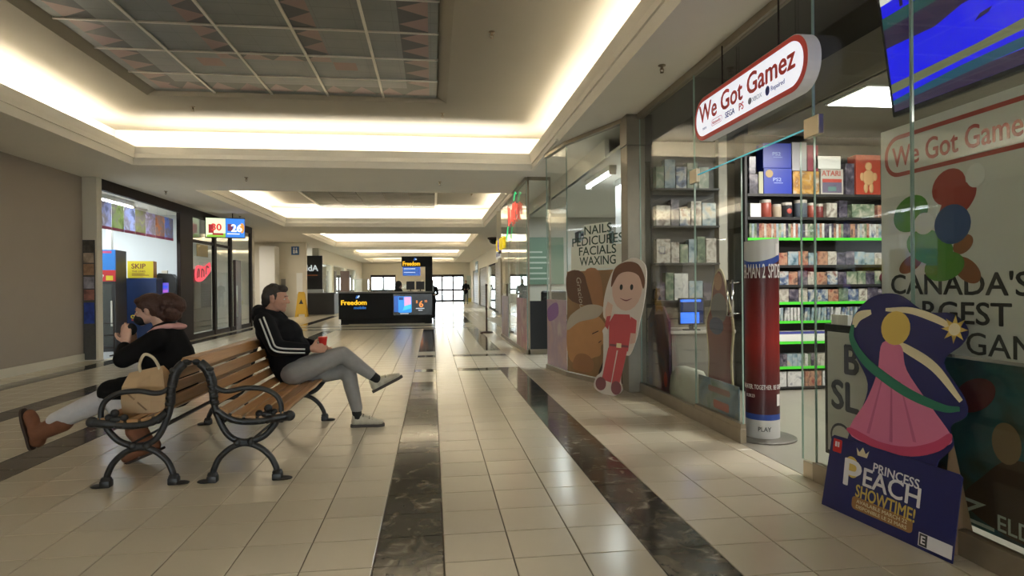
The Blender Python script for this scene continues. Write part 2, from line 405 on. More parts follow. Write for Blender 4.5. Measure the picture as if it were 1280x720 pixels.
# patterned panel in the nearest cove: aluminium grid, square painted tiles
def panel_mat():
    m = mat('patterned_tile', (0.16, 0.17, 0.17), 0.35); nt = m.node_tree; p = nt.nodes['Principled BSDF']
    g = nt.nodes.new('ShaderNodeNewGeometry'); s = nt.nodes.new('ShaderNodeSeparateXYZ'); nt.links.new(g.outputs['Position'], s.inputs[0])
    def mth(op, a, b=None, c_=None):
        n = nt.nodes.new('ShaderNodeMath'); n.operation = op
        for k, v in enumerate((a, b, c_)):
            if v is None: continue
            if isinstance(v, (int, float)): n.inputs[k].default_value = v
            else: nt.links.new(v, n.inputs[k])
        return n.outputs[0]
    X, Y = s.outputs[0], s.outputs[1]
    cx, cy, hx, hy = -1.76, 6.5, 1.87, 2.25
    ax = mth('ABSOLUTE', mth('SUBTRACT', X, cx)); ay = mth('ABSOLUTE', mth('SUBTRACT', Y, cy))
    def ring(hx, hy, d0, d1):
        d = mth('MINIMUM', mth('SUBTRACT', hx, ax), mth('SUBTRACT', hy, ay))
        inb = mth('MULTIPLY', mth('GREATER_THAN', d, d0), mth('LESS_THAN', d, d1))
        t = mth('DIVIDE', mth('SUBTRACT', d, d0), d1-d0)
        side = mth('LESS_THAN', mth('SUBTRACT', hx, ax), mth('SUBTRACT', hy, ay))
        along = mth('ADD', mth('MULTIPLY', Y, side), mth('MULTIPLY', X, mth('SUBTRACT', 1.0, side)))
        fr = mth('FRACT', mth('DIVIDE', along, 0.36))
        tri = mth('LESS_THAN', mth('ABSOLUTE', mth('SUBTRACT', fr, 0.5)), mth('MULTIPLY', mth('SUBTRACT', 1.0, t), 0.48))
        return inb, tri
    i1, t1 = ring(hx, hy, 0.13, 0.42)
    i2, t2 = ring(0.62, 0.95, 0.0, 0.24)
    n = nt.nodes.new('ShaderNodeTexNoise'); n.inputs['Scale'].default_value = 2.2; n.inputs['Detail'].default_value = 5; nt.links.new(g.outputs['Position'], n.inputs['Vector'])
    def mix(f, a, b):
        x = nt.nodes.new('ShaderNodeMixRGB')
        nt.links.new(f, x.inputs[0])
        for k, v in ((1, a), (2, b)):
            if isinstance(v, tuple): x.inputs[k].default_value = (*v, 1)
            else: nt.links.new(v, x.inputs[k])
        return x.outputs[0]
    basec = mix(n.outputs['Fac'], (0.07, 0.092, 0.104), (0.185, 0.19, 0.178))
    ln = mth('MAXIMUM', mth('LESS_THAN', mth('FRACT', mth('DIVIDE', mth('SUBTRACT', Y, 4.25), 0.25)), 0.035), mth('MULTIPLY', mth('LESS_THAN', mth('FRACT', mth('DIVIDE', X, 0.37)), 0.02), 0.6))
    basec = mix(mth('MULTIPLY', ln, 0.55), basec, (0.04, 0.045, 0.05))
    for i, t in ((i1, t1), (i2, t2)):
        band = mix(t, (0.022, 0.022, 0.028), (0.21, 0.125, 0.115))
        basec = mix(i, basec, band)
    sq = None
    for dx, dy in ((0.76, 1.08),):
        q = mth('MULTIPLY', mth('LESS_THAN', mth('ABSOLUTE', mth('SUBTRACT', ax, dx)), 0.13), mth('LESS_THAN', mth('ABSOLUTE', mth('SUBTRACT', ay, dy)), 0.13))
        basec = mix(q, basec, (0.17, 0.07, 0.06))
    nt.links.new(basec, p.inputs['Base Color'])
    return m
PT = panel_mat()
pn = thing('ceiling_panel', 'grey-blue patterned tile panel in an aluminium grid inside the nearest light cove', 'ceiling panel', (-1.76, 6.5, ZU))
pw, ph = 0.74, 0.75
tm = MB().box(-pw/2+.012, pw/2-.012, -ph/2+.012, ph/2-.012, 0.05, 0.07).bm; tme = bpy.data.meshes.new('tile'); tm.to_mesh(tme); tm.free(); tme.materials.append(PT)
for i in range(5):
    for j in range(6): link('tile', tme, pn, Matrix.Translation(((i-2)*pw, (j-2.5)*ph, random.uniform(-.002, .002))))
for i in range(1, 5): MB().box((i-2.5)*pw-.014, (i-2.5)*pw+.014, -2.25, 2.25, 0.035, 0.06).build('grid_bar', ALU, pn)
for j in range(1, 6): MB().box(-1.85, 1.85, (j-3)*ph-.010, (j-3)*ph+.010, 0.035, 0.06).build('grid_bar', ALU, pn)
f = MB()
for x0, x1 in ((-1.98, -1.85), (1.85, 1.98)): f.quad([(x0 if x0 < 0 else x1, -2.3, 0), (x0 if x0 < 0 else x1, 2.3, 0), (x1 if x0 < 0 else x0, 2.25, .07), (x1 if x0 < 0 else x0, -2.25, .07)])
for y0, y1 in ((-2.3, -2.25), (2.3, 2.25)): f.quad([(-1.98, y0, 0), (1.98, y0, 0), (1.85, y1, .07), (-1.85, y1, .07)])
f.build('frame', UPPER_DIM, pn)
# mirrored lens panels in the coves further down
MIR = mat('mirror_lens', (0.075, 0.072, 0.066), 0.5, noise=0.9, nscale=4, bump=0.5, spec=0.25)
LBL = ['glossy mirrored tile panel in the second light cove', 'glossy mirrored tile panel in the third light cove', 'glossy mirrored tile panel in the fourth light cove']
for (a, b), lb in zip(COVES[2:5], LBL):
    t_ = thing('ceiling_panel', lb, 'ceiling panel', (-1.66, b-2.3, ZU-.06))
    tm = MB().box(-.34, .34, -.34, .34, 0.0, 0.02).bm; tme = bpy.data.meshes.new('tile'); tm.to_mesh(tme); tm.free(); tme.materials.append(MIR)
    if b < 25:
        for i in range(5):
            for j in range(6):
                link('tile', tme, t_, Matrix.Translation(((i-2)*.70, (j-2.5)*.70, 0.01)) @ Matrix.Rotation(random.uniform(-.015, .015), 4, 'X') @ Matrix.Rotation(random.uniform(-.015, .015), 4, 'Y'))
    else: MB().box(-1.75, 1.75, -2.1, 2.1, 0.0, 0.03).build('lens', MIR, t_)
    f = MB()
    for s in (-1, 1): f.box(s*1.78-.03, s*1.78+.03, -2.2, 2.2, -.01, .058); f.box(-1.8, 1.8, s*2.16-.03, s*2.16+.03, -.01, .058)
    f.build('frame', ALU, t_)
# sprinkler heads
SPR = mat('sprinkler_brass', (0.25, 0.19, 0.12), 0.4, metal=0.6)
def sprinkler(x, y, z, label):
    t_ = thing('sprinkler_head', label, 'sprinkler', (x, y, z), 'fire sprinkler heads on the ceiling')
    MB().lathe([(0.034, 0), (0.034, -.006), (0.012, -.012), (0.012, -.035), (0.006, -.04)], 12).build('body', SPR, t_, True, ang=40)
    MB().tube([(-.014, 0, -.03), (-.016, 0, -.05), (-.004, 0, -.062)], .0035, 6).tube([(.014, 0, -.03), (.016, 0, -.05), (.004, 0, -.062)], .0035, 6).lathe([(.003, -.06), (.017, -.064), (.017, -.067), (.003, -.068)], 10).build('deflector', SPR, t_)
for x, y, z, lb in ((-3.95, 5.55, ZU, 'sprinkler head on upper ceiling left of the patterned panel'), (0.62, 6.28, ZU, 'sprinkler head on upper ceiling right of the patterned panel'),
                    (-3.35, 9.3, ZU, 'sprinkler head on upper ceiling behind the left rear corner of the patterned panel'), (0.17, 9.3, ZU, 'sprinkler head on upper ceiling behind the right rear corner of the patterned panel'),
                    (-5.45, 8.6, ZS, 'sprinkler head on low soffit beside the taupe wall'), (2.02, 5.25, ZS, 'sprinkler head on low soffit beside the game shop sign'),
                    (-3.2, 11.3, ZS, 'sprinkler head on soffit beam before the second cove, left of two'), (0.15, 11.5, ZS, 'sprinkler head on soffit beam before the second cove, right of two'),
                    (-5.2, 13.0, ZS, 'sprinkler head on soffit before the convenience shop'), (-5.1, 17.4, ZS, 'sprinkler head on soffit by the lit lottery screens'),
                    (1.1, 17.3, ZU, 'sprinkler head on upper ceiling of the second cove beside the mirrored panel')):
    sprinkler(x, y, z, lb)

# ================================================================== enclosing walls
def wall(name, m, *b): return struct(MB().box(*b).build(name, m))
kb = MB()
for x0, x1 in ((XL, -5.0), (2.0, XR)): kb.box(x0, x1, -9.2, -9.0, -.1, 2.6)
kb.box(XL, XR, -9.2, -9.0, 2.6, 4.1); struct(kb.build('wall_back', CREAM))  # gap left behind the camera for the added daylight doors
wall('wall_far_left', CREAM, XL-.1, XL, -9, 56, -.1, 4.1)
wall('wall_far_right', CREAM, XR, XR+.1, -9, 56, -.1, 4.1)
# taupe hoarding on the left, with its cream baseboard
wall('wall_left', HOARD, -6.05, -5.93, -9, 11.45, 0, ZS)
struct(MB().box(-5.93, -5.905, -9, 11.45, 0, 0.13).build('baseboard_left', CREAM))
wall('wall_corner', CREAM, -6.05, -5.70, 11.45, 11.62, 0, ZS)
wall('wall_left_inner', PALE, -14, -6.05, 11.45, 11.62, 0, 4)
# far end wall with the daylight doors
fb = MB()
for x0, x1 in ((-14, -4.85), (-2.9, -0.1), (2.5, 9)): fb.box(x0, x1, 50.0, 50.2, 0, 2.18)
fb.box(-14, 9, 50.0, 50.2, 2.18, 4.0)
struct(fb.build('wall_end', CREAM))
def ext_door(n, x0, x1, k, y=50.06, h=2.1):
    d = struct(MB().box(x0, x1, y-.01, y+.06, h, h+.08).build('door_%d' % n, DARKF))
    wd = (x1-x0)/k
    for i in range(k):
        a, b = x0+wd*i, x0+wd*(i+1); g = .07
        m = MB().box(a, a+g, y, y+.05, 0, h).box(b-g, b, y, y+.05, 0, h).box(a, b, y, y+.05, h-.12, h).box(a, b, y, y+.05, 0, .14).box(a, b, y, y+.05, .86, 1.02)
        fr = m.build('leaf', DARKF, d)
        MB().box(a+g, b-g, y+.015, y+.025, .14, h-.12).build('pane', GLASS, fr)
ext_door(1, -4.85, -2.9, 2); ext_door(2, -0.1, 2.5, 3); ext_door(9, -5.0, 2.0, 6, -9.12, 2.52)  # the unseen back doors are added to let fill daylight in
wall('ground_outside', mat('pavement', (0.5, 0.5, 0.5), 0.8), -20, 20, 50.2, 90, -.2, -.02); wall('ground_outside_back', MATS['pavement'], -20, 20, -50, -9.2, -.2, -.02)

# ================================================================== double bench
IRON = mat('cast_iron', (0.018, 0.018, 0.019), 0.42, noise=0.3, nscale=40, bump=0.25, spec=0.5)
def wood():
    m = mat('bench_wood', (0.40, 0.205, 0.08), 0.34, rnd=0.16, spec=0.5); nt = m.node_tree; p = nt.nodes['Principled BSDF']
    tc = nt.nodes.new('ShaderNodeTexCoord'); mp = nt.nodes.new('ShaderNodeMapping'); mp.inputs['Scale'].default_value = (22, 1.2, 22)
    n = nt.nodes.new('ShaderNodeTexNoise'); n.inputs['Scale'].default_value = 3; n.inputs['Detail'].default_value = 6
    mx = nt.nodes.new('ShaderNodeMixRGB'); mx.inputs[1].default_value = (0.27, 0.125, 0.045, 1); mx.inputs[2].default_value = (0.50, 0.28, 0.12, 1)
    nt.links.new(tc.outputs['Object'], mp.inputs[0]); nt.links.new(mp.outputs[0], n.inputs['Vector']); nt.links.new(n.outputs['Fac'], mx.inputs[0])
    hs = next(x for x in nt.nodes if x.bl_idname == 'ShaderNodeHueSaturation'); nt.links.new(mx.outputs[0], hs.inputs['Color'])
    return m
WOOD = wood()
BX, BY0, BY1 = -1.5, 4.11, 5.86
bench = thing('bench', 'double-sided slatted wooden bench on black cast-iron frames in the middle of the mall', 'bench', (BX, BY0, 0))
def end_frame(s, y):
    p = lambda d, z, dy=0: (s*d, y+dy, z)
    m = MB()
    # back stile, seat rail, lower hoop and the two arched legs
    m.tube(spline([p(.015, .765), p(.05, .752), p(.095, .70), p(.122, .607), p(.130, .49), p(.155, .40), p(.215, .29), p(.31, .247), p(.42, .275), p(.49, .345), p(.505, .385)]),
           [.022]*6+[.030]*12+[.026]*6+[.020]*37, 10, flat=0.9)
    m.tube(spline([p(.150, .455), p(.205, .412), p(.28, .382), p(.40, .378), p(.52, .395), p(.575, .403)]), [.026]*10+[.024]*12+[.030]*9, 10)
    m.tube(spline([p(.115, .03), p(.125, .085), p(.16, .155), p(.23, .215), p(.31, .238), p(.39, .215), p(.46, .155), p(.498, .085), p(.508, .03)]), .019, 10)
    m.ball(p(.585, .404), (.036, .032, .034)); m.ball(p(.03, .765), (.03, .026, .02)); m.ball(p(.27, .247), .028); m.ball(p(.35, .247), .028)
    for k in range(7): m.ball(p(.10+.006*k, .715-.035*k, -.006), (.033-.001*k, .024, .018), 8)
    for k in range(6): m.ball(p(.20+.05*k, .395-.012*min(k, 2)), (.018, .026, .014), 8)
    fr = m.build('end_frame', IRON, bench, True, ang=50)
    a = MB().tube(spline([p(.135, .60), p(.175, .578), p(.225, .572), p(.32, .588), p(.43, .578), p(.505, .535), p(.532, .48), p(.535, .42)]), .0165, 10)
    a.ball(p(.40, .425), (.024, .024, .022), 10).ball(p(.455, .455), (.026, .024, .026), 10).ball(p(.49, .43), (.024, .024, .022), 10).ball(p(.45, .415), (.05, .022, .022), 10)
    a.build('armrest', IRON, fr, True, ang=50)
    for d, sg in ((.115, -1), (.508, 1)):
        q = MB().box(s*d-.03, s*d+.03, y-.03, y+.03, 0, .045, bev=.008)
        q.lathe([(.034, .045), (.028, .06), (.02, .065)], 10, Matrix.Translation((s*d, y, 0)))
        q.ball((s*(d+sg*-.0)+(-s*sg)*-.04, y, .008), (.055, .03, .014), 10)
        q.build('foot', IRON, fr, True, ang=40)
for s in (1, -1):
    for y in (0.0, BY1-BY0): end_frame(s, y)
prof = [(.045, .742, 62), (.098, .665, 74), (.118, .583, 84), (.124, .500, 90), (.178, .430, 32), (.256, .397, 12), (.338, .388, 2), (.42, .389, -2), (.505, .402, -8)]
for s in (1, -1):
    for k, (d, z, ang) in enumerate(prof):
        wd = .0325
        M = Matrix.Translation((s*(d+.012), (BY1-BY0)/2, z+.018)) @ Matrix.Rotation(s*R_(ang), 4, 'Y')
        MB().box(-wd, wd, -(BY1-BY0)/2-.015, (BY1-BY0)/2+.015, -.010, .010, bev=.004).build('slat', WOOD, bench, M=M)
    MB().tube([(s*.17, 0, .37), (s*.17, BY1-BY0, .37)], .010, 8).build('tie_rod', IRON, bench, True)
    MB().tube([(s*.36, 0, .262), (s*.36, BY1-BY0, .262)], .008, 8).build('tie_rod', IRON, bench, True)
MB().box(-.035, .035, -.015, BY1-BY0+.015, .772, .792, bev=.004).build('slat', WOOD, bench)

# ================================================================== people
SKIN = mat('skin', (0.50, 0.27, 0.19), 0.5, noise=0.06, nscale=12)
SKIN_W = mat('skin_pale', (0.58, 0.35, 0.27), 0.5, noise=0.05, nscale=12)
def hand(m, wr, d, n, side, curl, spread=0.0, k=1.0, thumb=0.5):
    """palm and five fingers: d = wrist to knuckles, n = the way the palm faces, side = +1/-1 for the thumb's side"""
    wr, d, n = Vector(wr), Vector(d).normalized(), Vector(n)
    n = (n-d*n.dot(d)).normalized(); t = d.cross(n)*side
    m.capsule(wr-d*.02, .026*k, wr+d*.02, .024*k)
    for j, (o, ln) in enumerate(((.030, .068), (.010, .078), (-.011, .072), (-.030, .056))):
        kn = wr+d*(.088-.006*abs(j-1))*k+t*o*k
        m.capsule(wr+d*.012+t*o*.55*k, .017*k, kn, .0125*k)
        p = kn; v = d+t*o*spread*8; ang = 0
        for q, f in enumerate((.46, .31, .23)):
            ang += curl*(0.8 if q == 0 else 1.0)
            dv = (v*math.cos(ang)+n*math.sin(ang)).normalized(); e = p+dv*ln*f*k*1.15
            m.capsule(p, (.0105-.001*q)*k, e, (.0098-.001*q)*k, 10); p = e
    b = wr+d*.022*k+t*.026*k; p = b
    for q, (f, o) in enumerate(((.042, .9), (.032, .55), (.026, .3))):
        dv = (d*(1-o*.45)+t*o+n*thumb*(.5+.35*q)).normalized(); e = p+dv*f*k; m.capsule(p, (.0155-.002*q)*k, e, (.0135-.002*q)*k, 10); p = e
def head(m, c, fx, tilt=0.0, k=1.0):
    """skull, jaw, brow, nose, lips, chin and ears; fx = +1/-1: faces +X/-X; tilt bows the face"""
    M0 = Matrix.Translation(c) @ Matrix.Rotation(fx*tilt, 4, 'Y') @ Matrix.Diagonal((fx*k, k, k, 1))
    def b(p, r): m.ball(M0 @ Vector(p), tuple(x*k for x in r), 18, Matrix.Rotation(fx*tilt, 4, 'Y'))
    def cp(a, ra, e, rb): m.capsule(M0 @ Vector(a), ra*k, M0 @ Vector(e), rb*k)
    b((-.012, 0, .028), (.097, .076, .088)); b((.028, 0, -.010), (.062, .064, .080)); b((.040, 0, -.062), (.047, .050, .036))
    b((.068, 0, -.088), (.024, .026, .019)); b((.020, 0, -.045), (.055, .058, .045))
    cp((.083, -.028, .026), .011, (.083, .028, .026), .011)
    cp((.089, 0, .014), .009, (.107, 0, -.020), .0125); b((.098, .010, -.025), (.010, .009, .008)); b((.098, -.010, -.025), (.010, .009, .008))
    cp((.084, -.018, -.052), .0075, (.084, .018, -.052), .0075); cp((.081, -.016, -.064), .008, (.081, .016, -.064), .008)
    for s in (-1, 1):
        b((.062, s*.036, -.022), (.026, .022, .022)); b((-.010, s*.076, -.008), (.017, .009, .032)); b((-.004, s*.080, .010), (.014, .009, .012))
    return M0
def face_bits(root, M0, off, hairm, k=1.0):
    for s in (-1, 1):
        MB().ball(M0 @ Vector((.0755, s*.031, .003)), (.009*k, .0125*k, .0065*k), 10).build('eye', mat('eye_white', (.7, .68, .64), .3), root, True, M=off)
        MB().ball(M0 @ Vector((.0815, s*.032, .003)), .0045*k, 8).build('iris', mat('iris', (.03, .02, .015), .2), root, True, M=off)
        MB().capsule(M0 @ Vector((.090, s*.016, .030)), .0045*k, M0 @ Vector((.080, s*.046, .030)), .0035*k, 8).build('eyebrow', hairm, root, True, M=off)
def shoe(root, M, upper, solem, name='shoe', k=1.0):
    m = MB()
    m.ball((-.085, 0, .052), (.048, .036, .048)).ball((-.03, 0, .055), (.075, .037, .045)).ball((.04, 0, .042), (.075, .041, .034)).ball((.095, 0, .036), (.052, .044, .030))
    m.capsule((-.082, 0, .06), .040, (-.088, 0, .098), .038).capsule((-.05, 0, .075), .034, (.02, 0, .058), .034)
    o = m.skin(name, upper, root, 0.006, 4, M=M)
    MB().prism(smooth_loop([(-.137, 0), (-.125, -.030), (-.06, -.036), (.04, -.040), (.105, -.046), (.150, -.026), (.156, .006), (.14, .036), (.09, .046), (.02, .036), (-.06, .034), (-.125, .029)], 4), 0, .024).build('sole', solem, o)
    for q in range(4):
        x = .052-.026*q; z = .076+.009*q
        MB().tube([(x, -.030, z-.010), (x, 0, z+.006), (x+.004, .030, z-.010)], .0035, 6).build('lace', solem if q % 2 else upper, o)
    return o
from mathutils.bvhtree import BVHTree
def drape(o, pts, direction, off=0.004):
    """drops points onto a garment along a direction"""
    bv = BVHTree.FromPolygons([v.co for v in o.data.vertices], [p.vertices[:] for p in o.data.polygons]); out = []; d = Vector(direction).normalized()
    for p in pts:
        hit = bv.ray_cast(Vector(p)-d*1.5, d)
        if hit[0] is not None: out.append(hit[0]-d*off)
    return out

# ---- seated man, right side of the bench
RT = Vector((-1.1, 5.5, 0)); OFF = Matrix.Translation(-RT)
man = thing('person', 'person in black jacket with white sleeve stripes and grey sweatpants sitting cross-legged on bench', 'person', RT)
HC = (-1.318, 5.47, 1.128)
m = MB()
M0 = head(m, HC, 1, 0.10)
m.chain([((-1.345, 5.48, 1.07), .056), ((-1.375, 5.49, .98), .062), ((-1.36, 5.49, .93), .11), ((-1.29, 5.49, .78), .12), ((-1.22, 5.49, .62), .12), ((-1.18, 5.49, .52), .12)])
m.chain([((-1.38, 5.34, .935), .055), ((-1.255, 5.20, .735), .042), ((-1.02, 5.31, .715), .028)])
m.chain([((-1.36, 5.64, .935), .055), ((-1.23, 5.76, .735), .042), ((-1.02, 5.62, .70), .028)])
hand(m, (-1.005, 5.315, .713), (.95, .28, .02), (.1, 1, -.1), 1, .62, thumb=.8)
hand(m, (-1.01, 5.61, .70), (.9, -.3, -.05), (0, 0, -1), 1, .25)
m.chain([((-1.16, 5.40, .50), .085), ((-.78, 5.46, .655), .055), ((-.53, 5.53, .45), .032)])
m.chain([((-1.16, 5.58, .49), .085), ((-.745, 5.56, .49), .055), ((-.665, 5.545, .10), .032)])
m.skin('body', SKIN, man, 0.0065, 4, M=OFF)
HAIRM = mat('dark_hair', (0.035, 0.028, 0.024), 0.65, noise=0.4, nscale=60, bump=0.6)
face_bits(man, M0, OFF, HAIRM)
h = MB()
for p, r in (((-.022, 0, .048), (.094, .078, .078)), ((-.058, 0, .010), (.062, .078, .070)), ((-.075, 0, -.035), (.040, .062, .045)), ((.045, 0, .088), (.046, .062, .034)), ((-.01, -.03, .102), (.03, .03, .03)), ((-.04, .02, .106), (.035, .035, .024)), ((.03, .02, .098), (.03, .03, .024))):
    h.ball(M0 @ Vector(p), r, 16, Matrix.Rotation(.1, 4, 'Y'))
for s in (-1, 1): h.capsule(M0 @ Vector((.012, s*.074, .03)), .012, M0 @ Vector((.012, s*.074, .0)), .007)
hair = h.skin('hair', HAIRM, man, 0.006, 2, M=OFF)
JACK = mat('black_jacket', (0.006, 0.006, 0.008), 0.8, noise=0.3, nscale=14, bump=0.35, spec=0.2)
j = MB()
j.chain([((-1.375, 5.49, .955), .105), ((-1.345, 5.49, .87), .150), ((-1.285, 5.49, .74), .160), ((-1.225, 5.49, .60), .160), ((-1.19, 5.49, .52), .150)])
j.ball((-1.25, 5.49, .80), (.15, .17, .16)); j.ball((-1.19, 5.49, .70), (.145, .165, .13)); j.ball((-1.37, 5.49, .94), (.10, .21, .075))
for s in (-1, 1): j.chain([((-1.385, 5.49+s*.145, .935), .086), ((-1.255, 5.49+s*(.285 if s < 0 else .265), .735), .070), ((-1.045, 5.49+s*(.180 if s < 0 else .14), .713), .047)])
j.chain([((-1.43, 5.38, 1.015), .050), ((-1.465, 5.49, 1.025), .058), ((-1.43, 5.60, 1.015), .050)]); j.chain([((-1.43, 5.38, 1.015), .045), ((-1.33, 5.40, .995), .040), ((-1.265, 5.47, .955), .036)]); j.chain([((-1.43, 5.60, 1.015), .045), ((-1.33, 5.58, .995), .040), ((-1.265, 5.51, .955), .036)])
j.ball((-1.46, 5.49, .98), (.06, .13, .06))
jk = j.skin('jacket', JACK, man, 0.009, 5, M=OFF)
STR = mat('stripe_white', (0.62, 0.62, 0.60), 0.6)
path = spline([(-1.385, 5, .975), (-1.345, 5, .90), (-1.30, 5, .815), (-1.262, 5, .748), (-1.21, 5, .722), (-1.12, 5, .708), (-1.045, 5, .700)], 5)
for k in (-1, 1):
    pts = []
    for a, b in zip(path, path[1:]+[path[-1]*2-path[-2]]):
        t = (b-a).normalized(); nn = Vector((-t.z, 0, t.x)); pts.append(a+nn*.016*k)
    MB().tube(drape(jk, pts, (0, 1, 0), .000), .0075, 6, flat=1).build('sleeve_stripe', STR, man, True, M=OFF)
PANTS = mat('grey_sweatpants', (0.27, 0.262, 0.255), 0.85, noise=0.12, nscale=20, bump=0.3)
q = MB()
q.ball((-1.17, 5.49, .515), (.15, .17, .11))
q.chain([((-1.16, 5.39, .505), .108), ((-.98, 5.42, .575), .095), ((-.775, 5.465, .645), .072), ((-.67, 5.49, .56), .064), ((-.545, 5.53, .458), .050)])
q.chain([((-1.16, 5.59, .495), .105), ((-.93, 5.58, .485), .092), ((-.74, 5.56, .50), .072), ((-.715, 5.555, .36), .066), ((-.668, 5.545, .165), .052)])
pt = q.skin('sweatpants', PANTS, man, 0.009, 6, M=OFF)
SHOE = mat('grey_shoe', (0.50, 0.46, 0.36), 0.75, noise=0.15, nscale=50, bump=0.2); SOLE = mat('dark_sole', (0.06, 0.05, 0.042), 0.7)
SOCK = mat('black_sock', (0.012, 0.012, 0.012), 0.9)
MB().chain([((-.672, 5.545, .19), .043), ((-.664, 5.545, .085), .041)]).build('sock', SOCK, man, True, M=OFF)
MB().chain([((-.56, 5.525, .47), .043), ((-.495, 5.54, .415), .041)]).build('sock', SOCK, man, True, M=OFF)
shoe(man, OFF @ Matrix.Translation((-.585, 5.545, 0.0)), SHOE, SOLE)
shoe(man, OFF @ Matrix.Translation((-.405, 5.55, .352)) @ Matrix.Rotation(R_(-27), 4, 'Y'), SHOE, SOLE)
# red cup in his hand
cup = thing('cup', 'small red paper cup held in the hand of the seated person in black jacket', 'cup', (-.920, 5.375, .712))
CUPR = mat('red_cup', (0.55, 0.02, 0.015), 0.45)
MB().lathe([(.026, 0), (.030, .03), (.036, .085), (.0375, .088), (.034, .086), (.026, .012)], 20).build('cup_body', CUPR, cup, True, ang=40)
MB().lathe([(.0365, .083), (.039, .086), (.039, .092), (.036, .095), (.01, .096)], 20).build('lid', mat('red_lid', (.6, .06, .04), .4), cup, True, ang=40)

# ---- seated woman, left side of the bench
RT = Vector((-1.9, 4.8, 0)); OFF = Matrix.Translation(-RT)
wo = thing('person', 'person in black coat with pink hood and brown hair on bench, one boot stretched out', 'person', RT)
HC = (-2.040, 4.80, 1.062)
m = MB()
M0 = head(m, HC, -1, 0.16, 0.93)
m.chain([((-1.985, 4.80, 1.01), .050), ((-1.945, 4.80, .93), .055), ((-1.92, 4.80, .88), .10), ((-1.885, 4.80, .70), .105), ((-1.87, 4.80, .54), .11)])
m.chain([((-1.93, 4.665, .87), .050), ((-2.13, 4.64, .735), .038), ((-2.175, 4.72, .82), .027)])
m.chain([((-1.93, 4.935, .87), .050), ((-2.12, 4.96, .735), .038), ((-2.185, 4.88, .82), .027)])
hand(m, (-2.170, 4.735, .835), (-.10, .15, 1), (-.1, 1, 0), 1, .30, k=.92)
hand(m, (-2.185, 4.87, .835), (-.12, -.15, 1), (-.1, -1, 0), -1, .32, k=.92)
m.chain([((-1.88, 4.70, .49), .085), ((-2.27, 4.68, .46), .055), ((-2.02, 4.68, .12), .036), ((-2.07, 4.68, .05), .03)])
m.chain([((-1.88, 4.88, .49), .085), ((-2.33, 4.86, .45), .055), ((-2.76, 4.85, .235), .036), ((-2.84, 4.85, .20), .03)])
m.skin('body', SKIN_W, wo, 0.0065, 4, M=OFF)
BROWN = mat('brown_hair', (0.055, 0.020, 0.013), 0.6, noise=0.5, nscale=45, bump=0.9)
face_bits(wo, M0, OFF, BROWN, .93)
h = MB()
for p, r in (((-.022, 0, .055), (.100, .084, .078)), ((-.06, 0, .015), (.066, .082, .075)), ((.050, 0, .085), (.042, .062, .030)), ((-.085, 0, -.02), (.05, .07, .06)),
             ((-.15, 0, .04), (.085, .085, .075)), ((-.20, 0, .01), (.068, .075, .07)), ((-.175, -.02, -.05), (.06, .07, .06)), ((-.12, 0, -.06), (.05, .065, .05))):
    h.ball(M0 @ Vector(p), r, 16)
for k in range(46):                        # loose curls
    a = random.uniform(0, 6.28); b_ = random.uniform(-1, 1)
    h.ball(M0 @ Vector((-.165+.085*math.cos(a)*math.sqrt(1-b_*b_), .08*b_, .0+.085*math.sin(a)*math.sqrt(1-b_*b_))), random.uniform(.012, .022), 8)
for s in (-1, 1): h.capsule(M0 @ Vector((.020, s*.072, .05)), .016, M0 @ Vector((.010, s*.078, .0)), .009)
h.skin('hair', BROWN, wo, 0.006, 1, M=OFF)
COAT = mat('black_coat', (0.0055, 0.005, 0.0055), 0.85, noise=0.3, nscale=10, bump=0.4, spec=0.2)
j = MB()
j.chain([((-1.925, 4.80, .865), .125), ((-1.885, 4.80, .74), .145), ((-1.865, 4.80, .60), .155), ((-1.87, 4.80, .50), .150)])
j.ball((-1.925, 4.80, .875), (.105, .20, .075)); j.ball((-1.99, 4.80, .72), (.12, .16, .13))
for s in (-1, 1): j.chain([((-1.935, 4.80+s*.14, .86), .080), ((-2.145, 4.80+s*.165, .735), .066), ((-2.175, 4.80+s*.085, .805), .046)])
j.chain([((-1.88, 4.70, .52), .12), ((-2.25, 4.685, .50), .088)]); j.chain([((-1.88, 4.88, .52), .12), ((-2.27, 4.87, .49), .088)]); j.capsule((-1.95, 4.79, .52), .12, (-2.22, 4.78, .50), .085)
j.skin('coat', COAT, wo, 0.009, 5, M=OFF)
PINK = mat('pink_hood', (0.62, 0.33, 0.32), 0.85, bump=0.3, nscale=30)
j = MB()
j.chain([((-2.03, 4.75, .905), .012), ((-1.965, 4.715, .935), .018), ((-1.885, 4.72, .953), .022), ((-1.825, 4.80, .948), .022), ((-1.885, 4.88, .953), .022), ((-1.965, 4.885, .935), .018), ((-2.03, 4.85, .905), .012)])
j.ball((-1.835, 4.80, .945), (.045, .085, .022)); j.ball((-1.93, 4.80, .950), (.075, .078, .028))
j.skin('hood', PINK, wo, 0.008, 4, M=OFF)
MB().ball(M0 @ Vector((.068, 0, -.055)), (.052, .060, .045), 16).ball((-2.165, 4.80, .93), (.035, .05, .045), 16).skin('face_covering', mat('black_cloth', (.01, .01, .012), .8), wo, 0.007, 3, M=OFF)
LEG = mat('pale_grey_trousers', (0.52, 0.50, 0.51), 0.85, noise=0.1, nscale=25, bump=0.35)
q = MB()
q.chain([((-1.9, 4.70, .49), .10), ((-2.26, 4.68, .47), .072), ((-2.14, 4.68, .29), .060)])
q.chain([((-1.9, 4.88, .49), .10), ((-2.30, 4.86, .465), .080), ((-2.50, 4.855, .365), .078), ((-2.70, 4.85, .275), .066)])
q.skin('trousers', LEG, wo, 0.009, 4, M=OFF)
BOOT = mat('brown_boot', (0.20, 0.075, 0.035), 0.8, noise=0.2, nscale=25, bump=0.3)
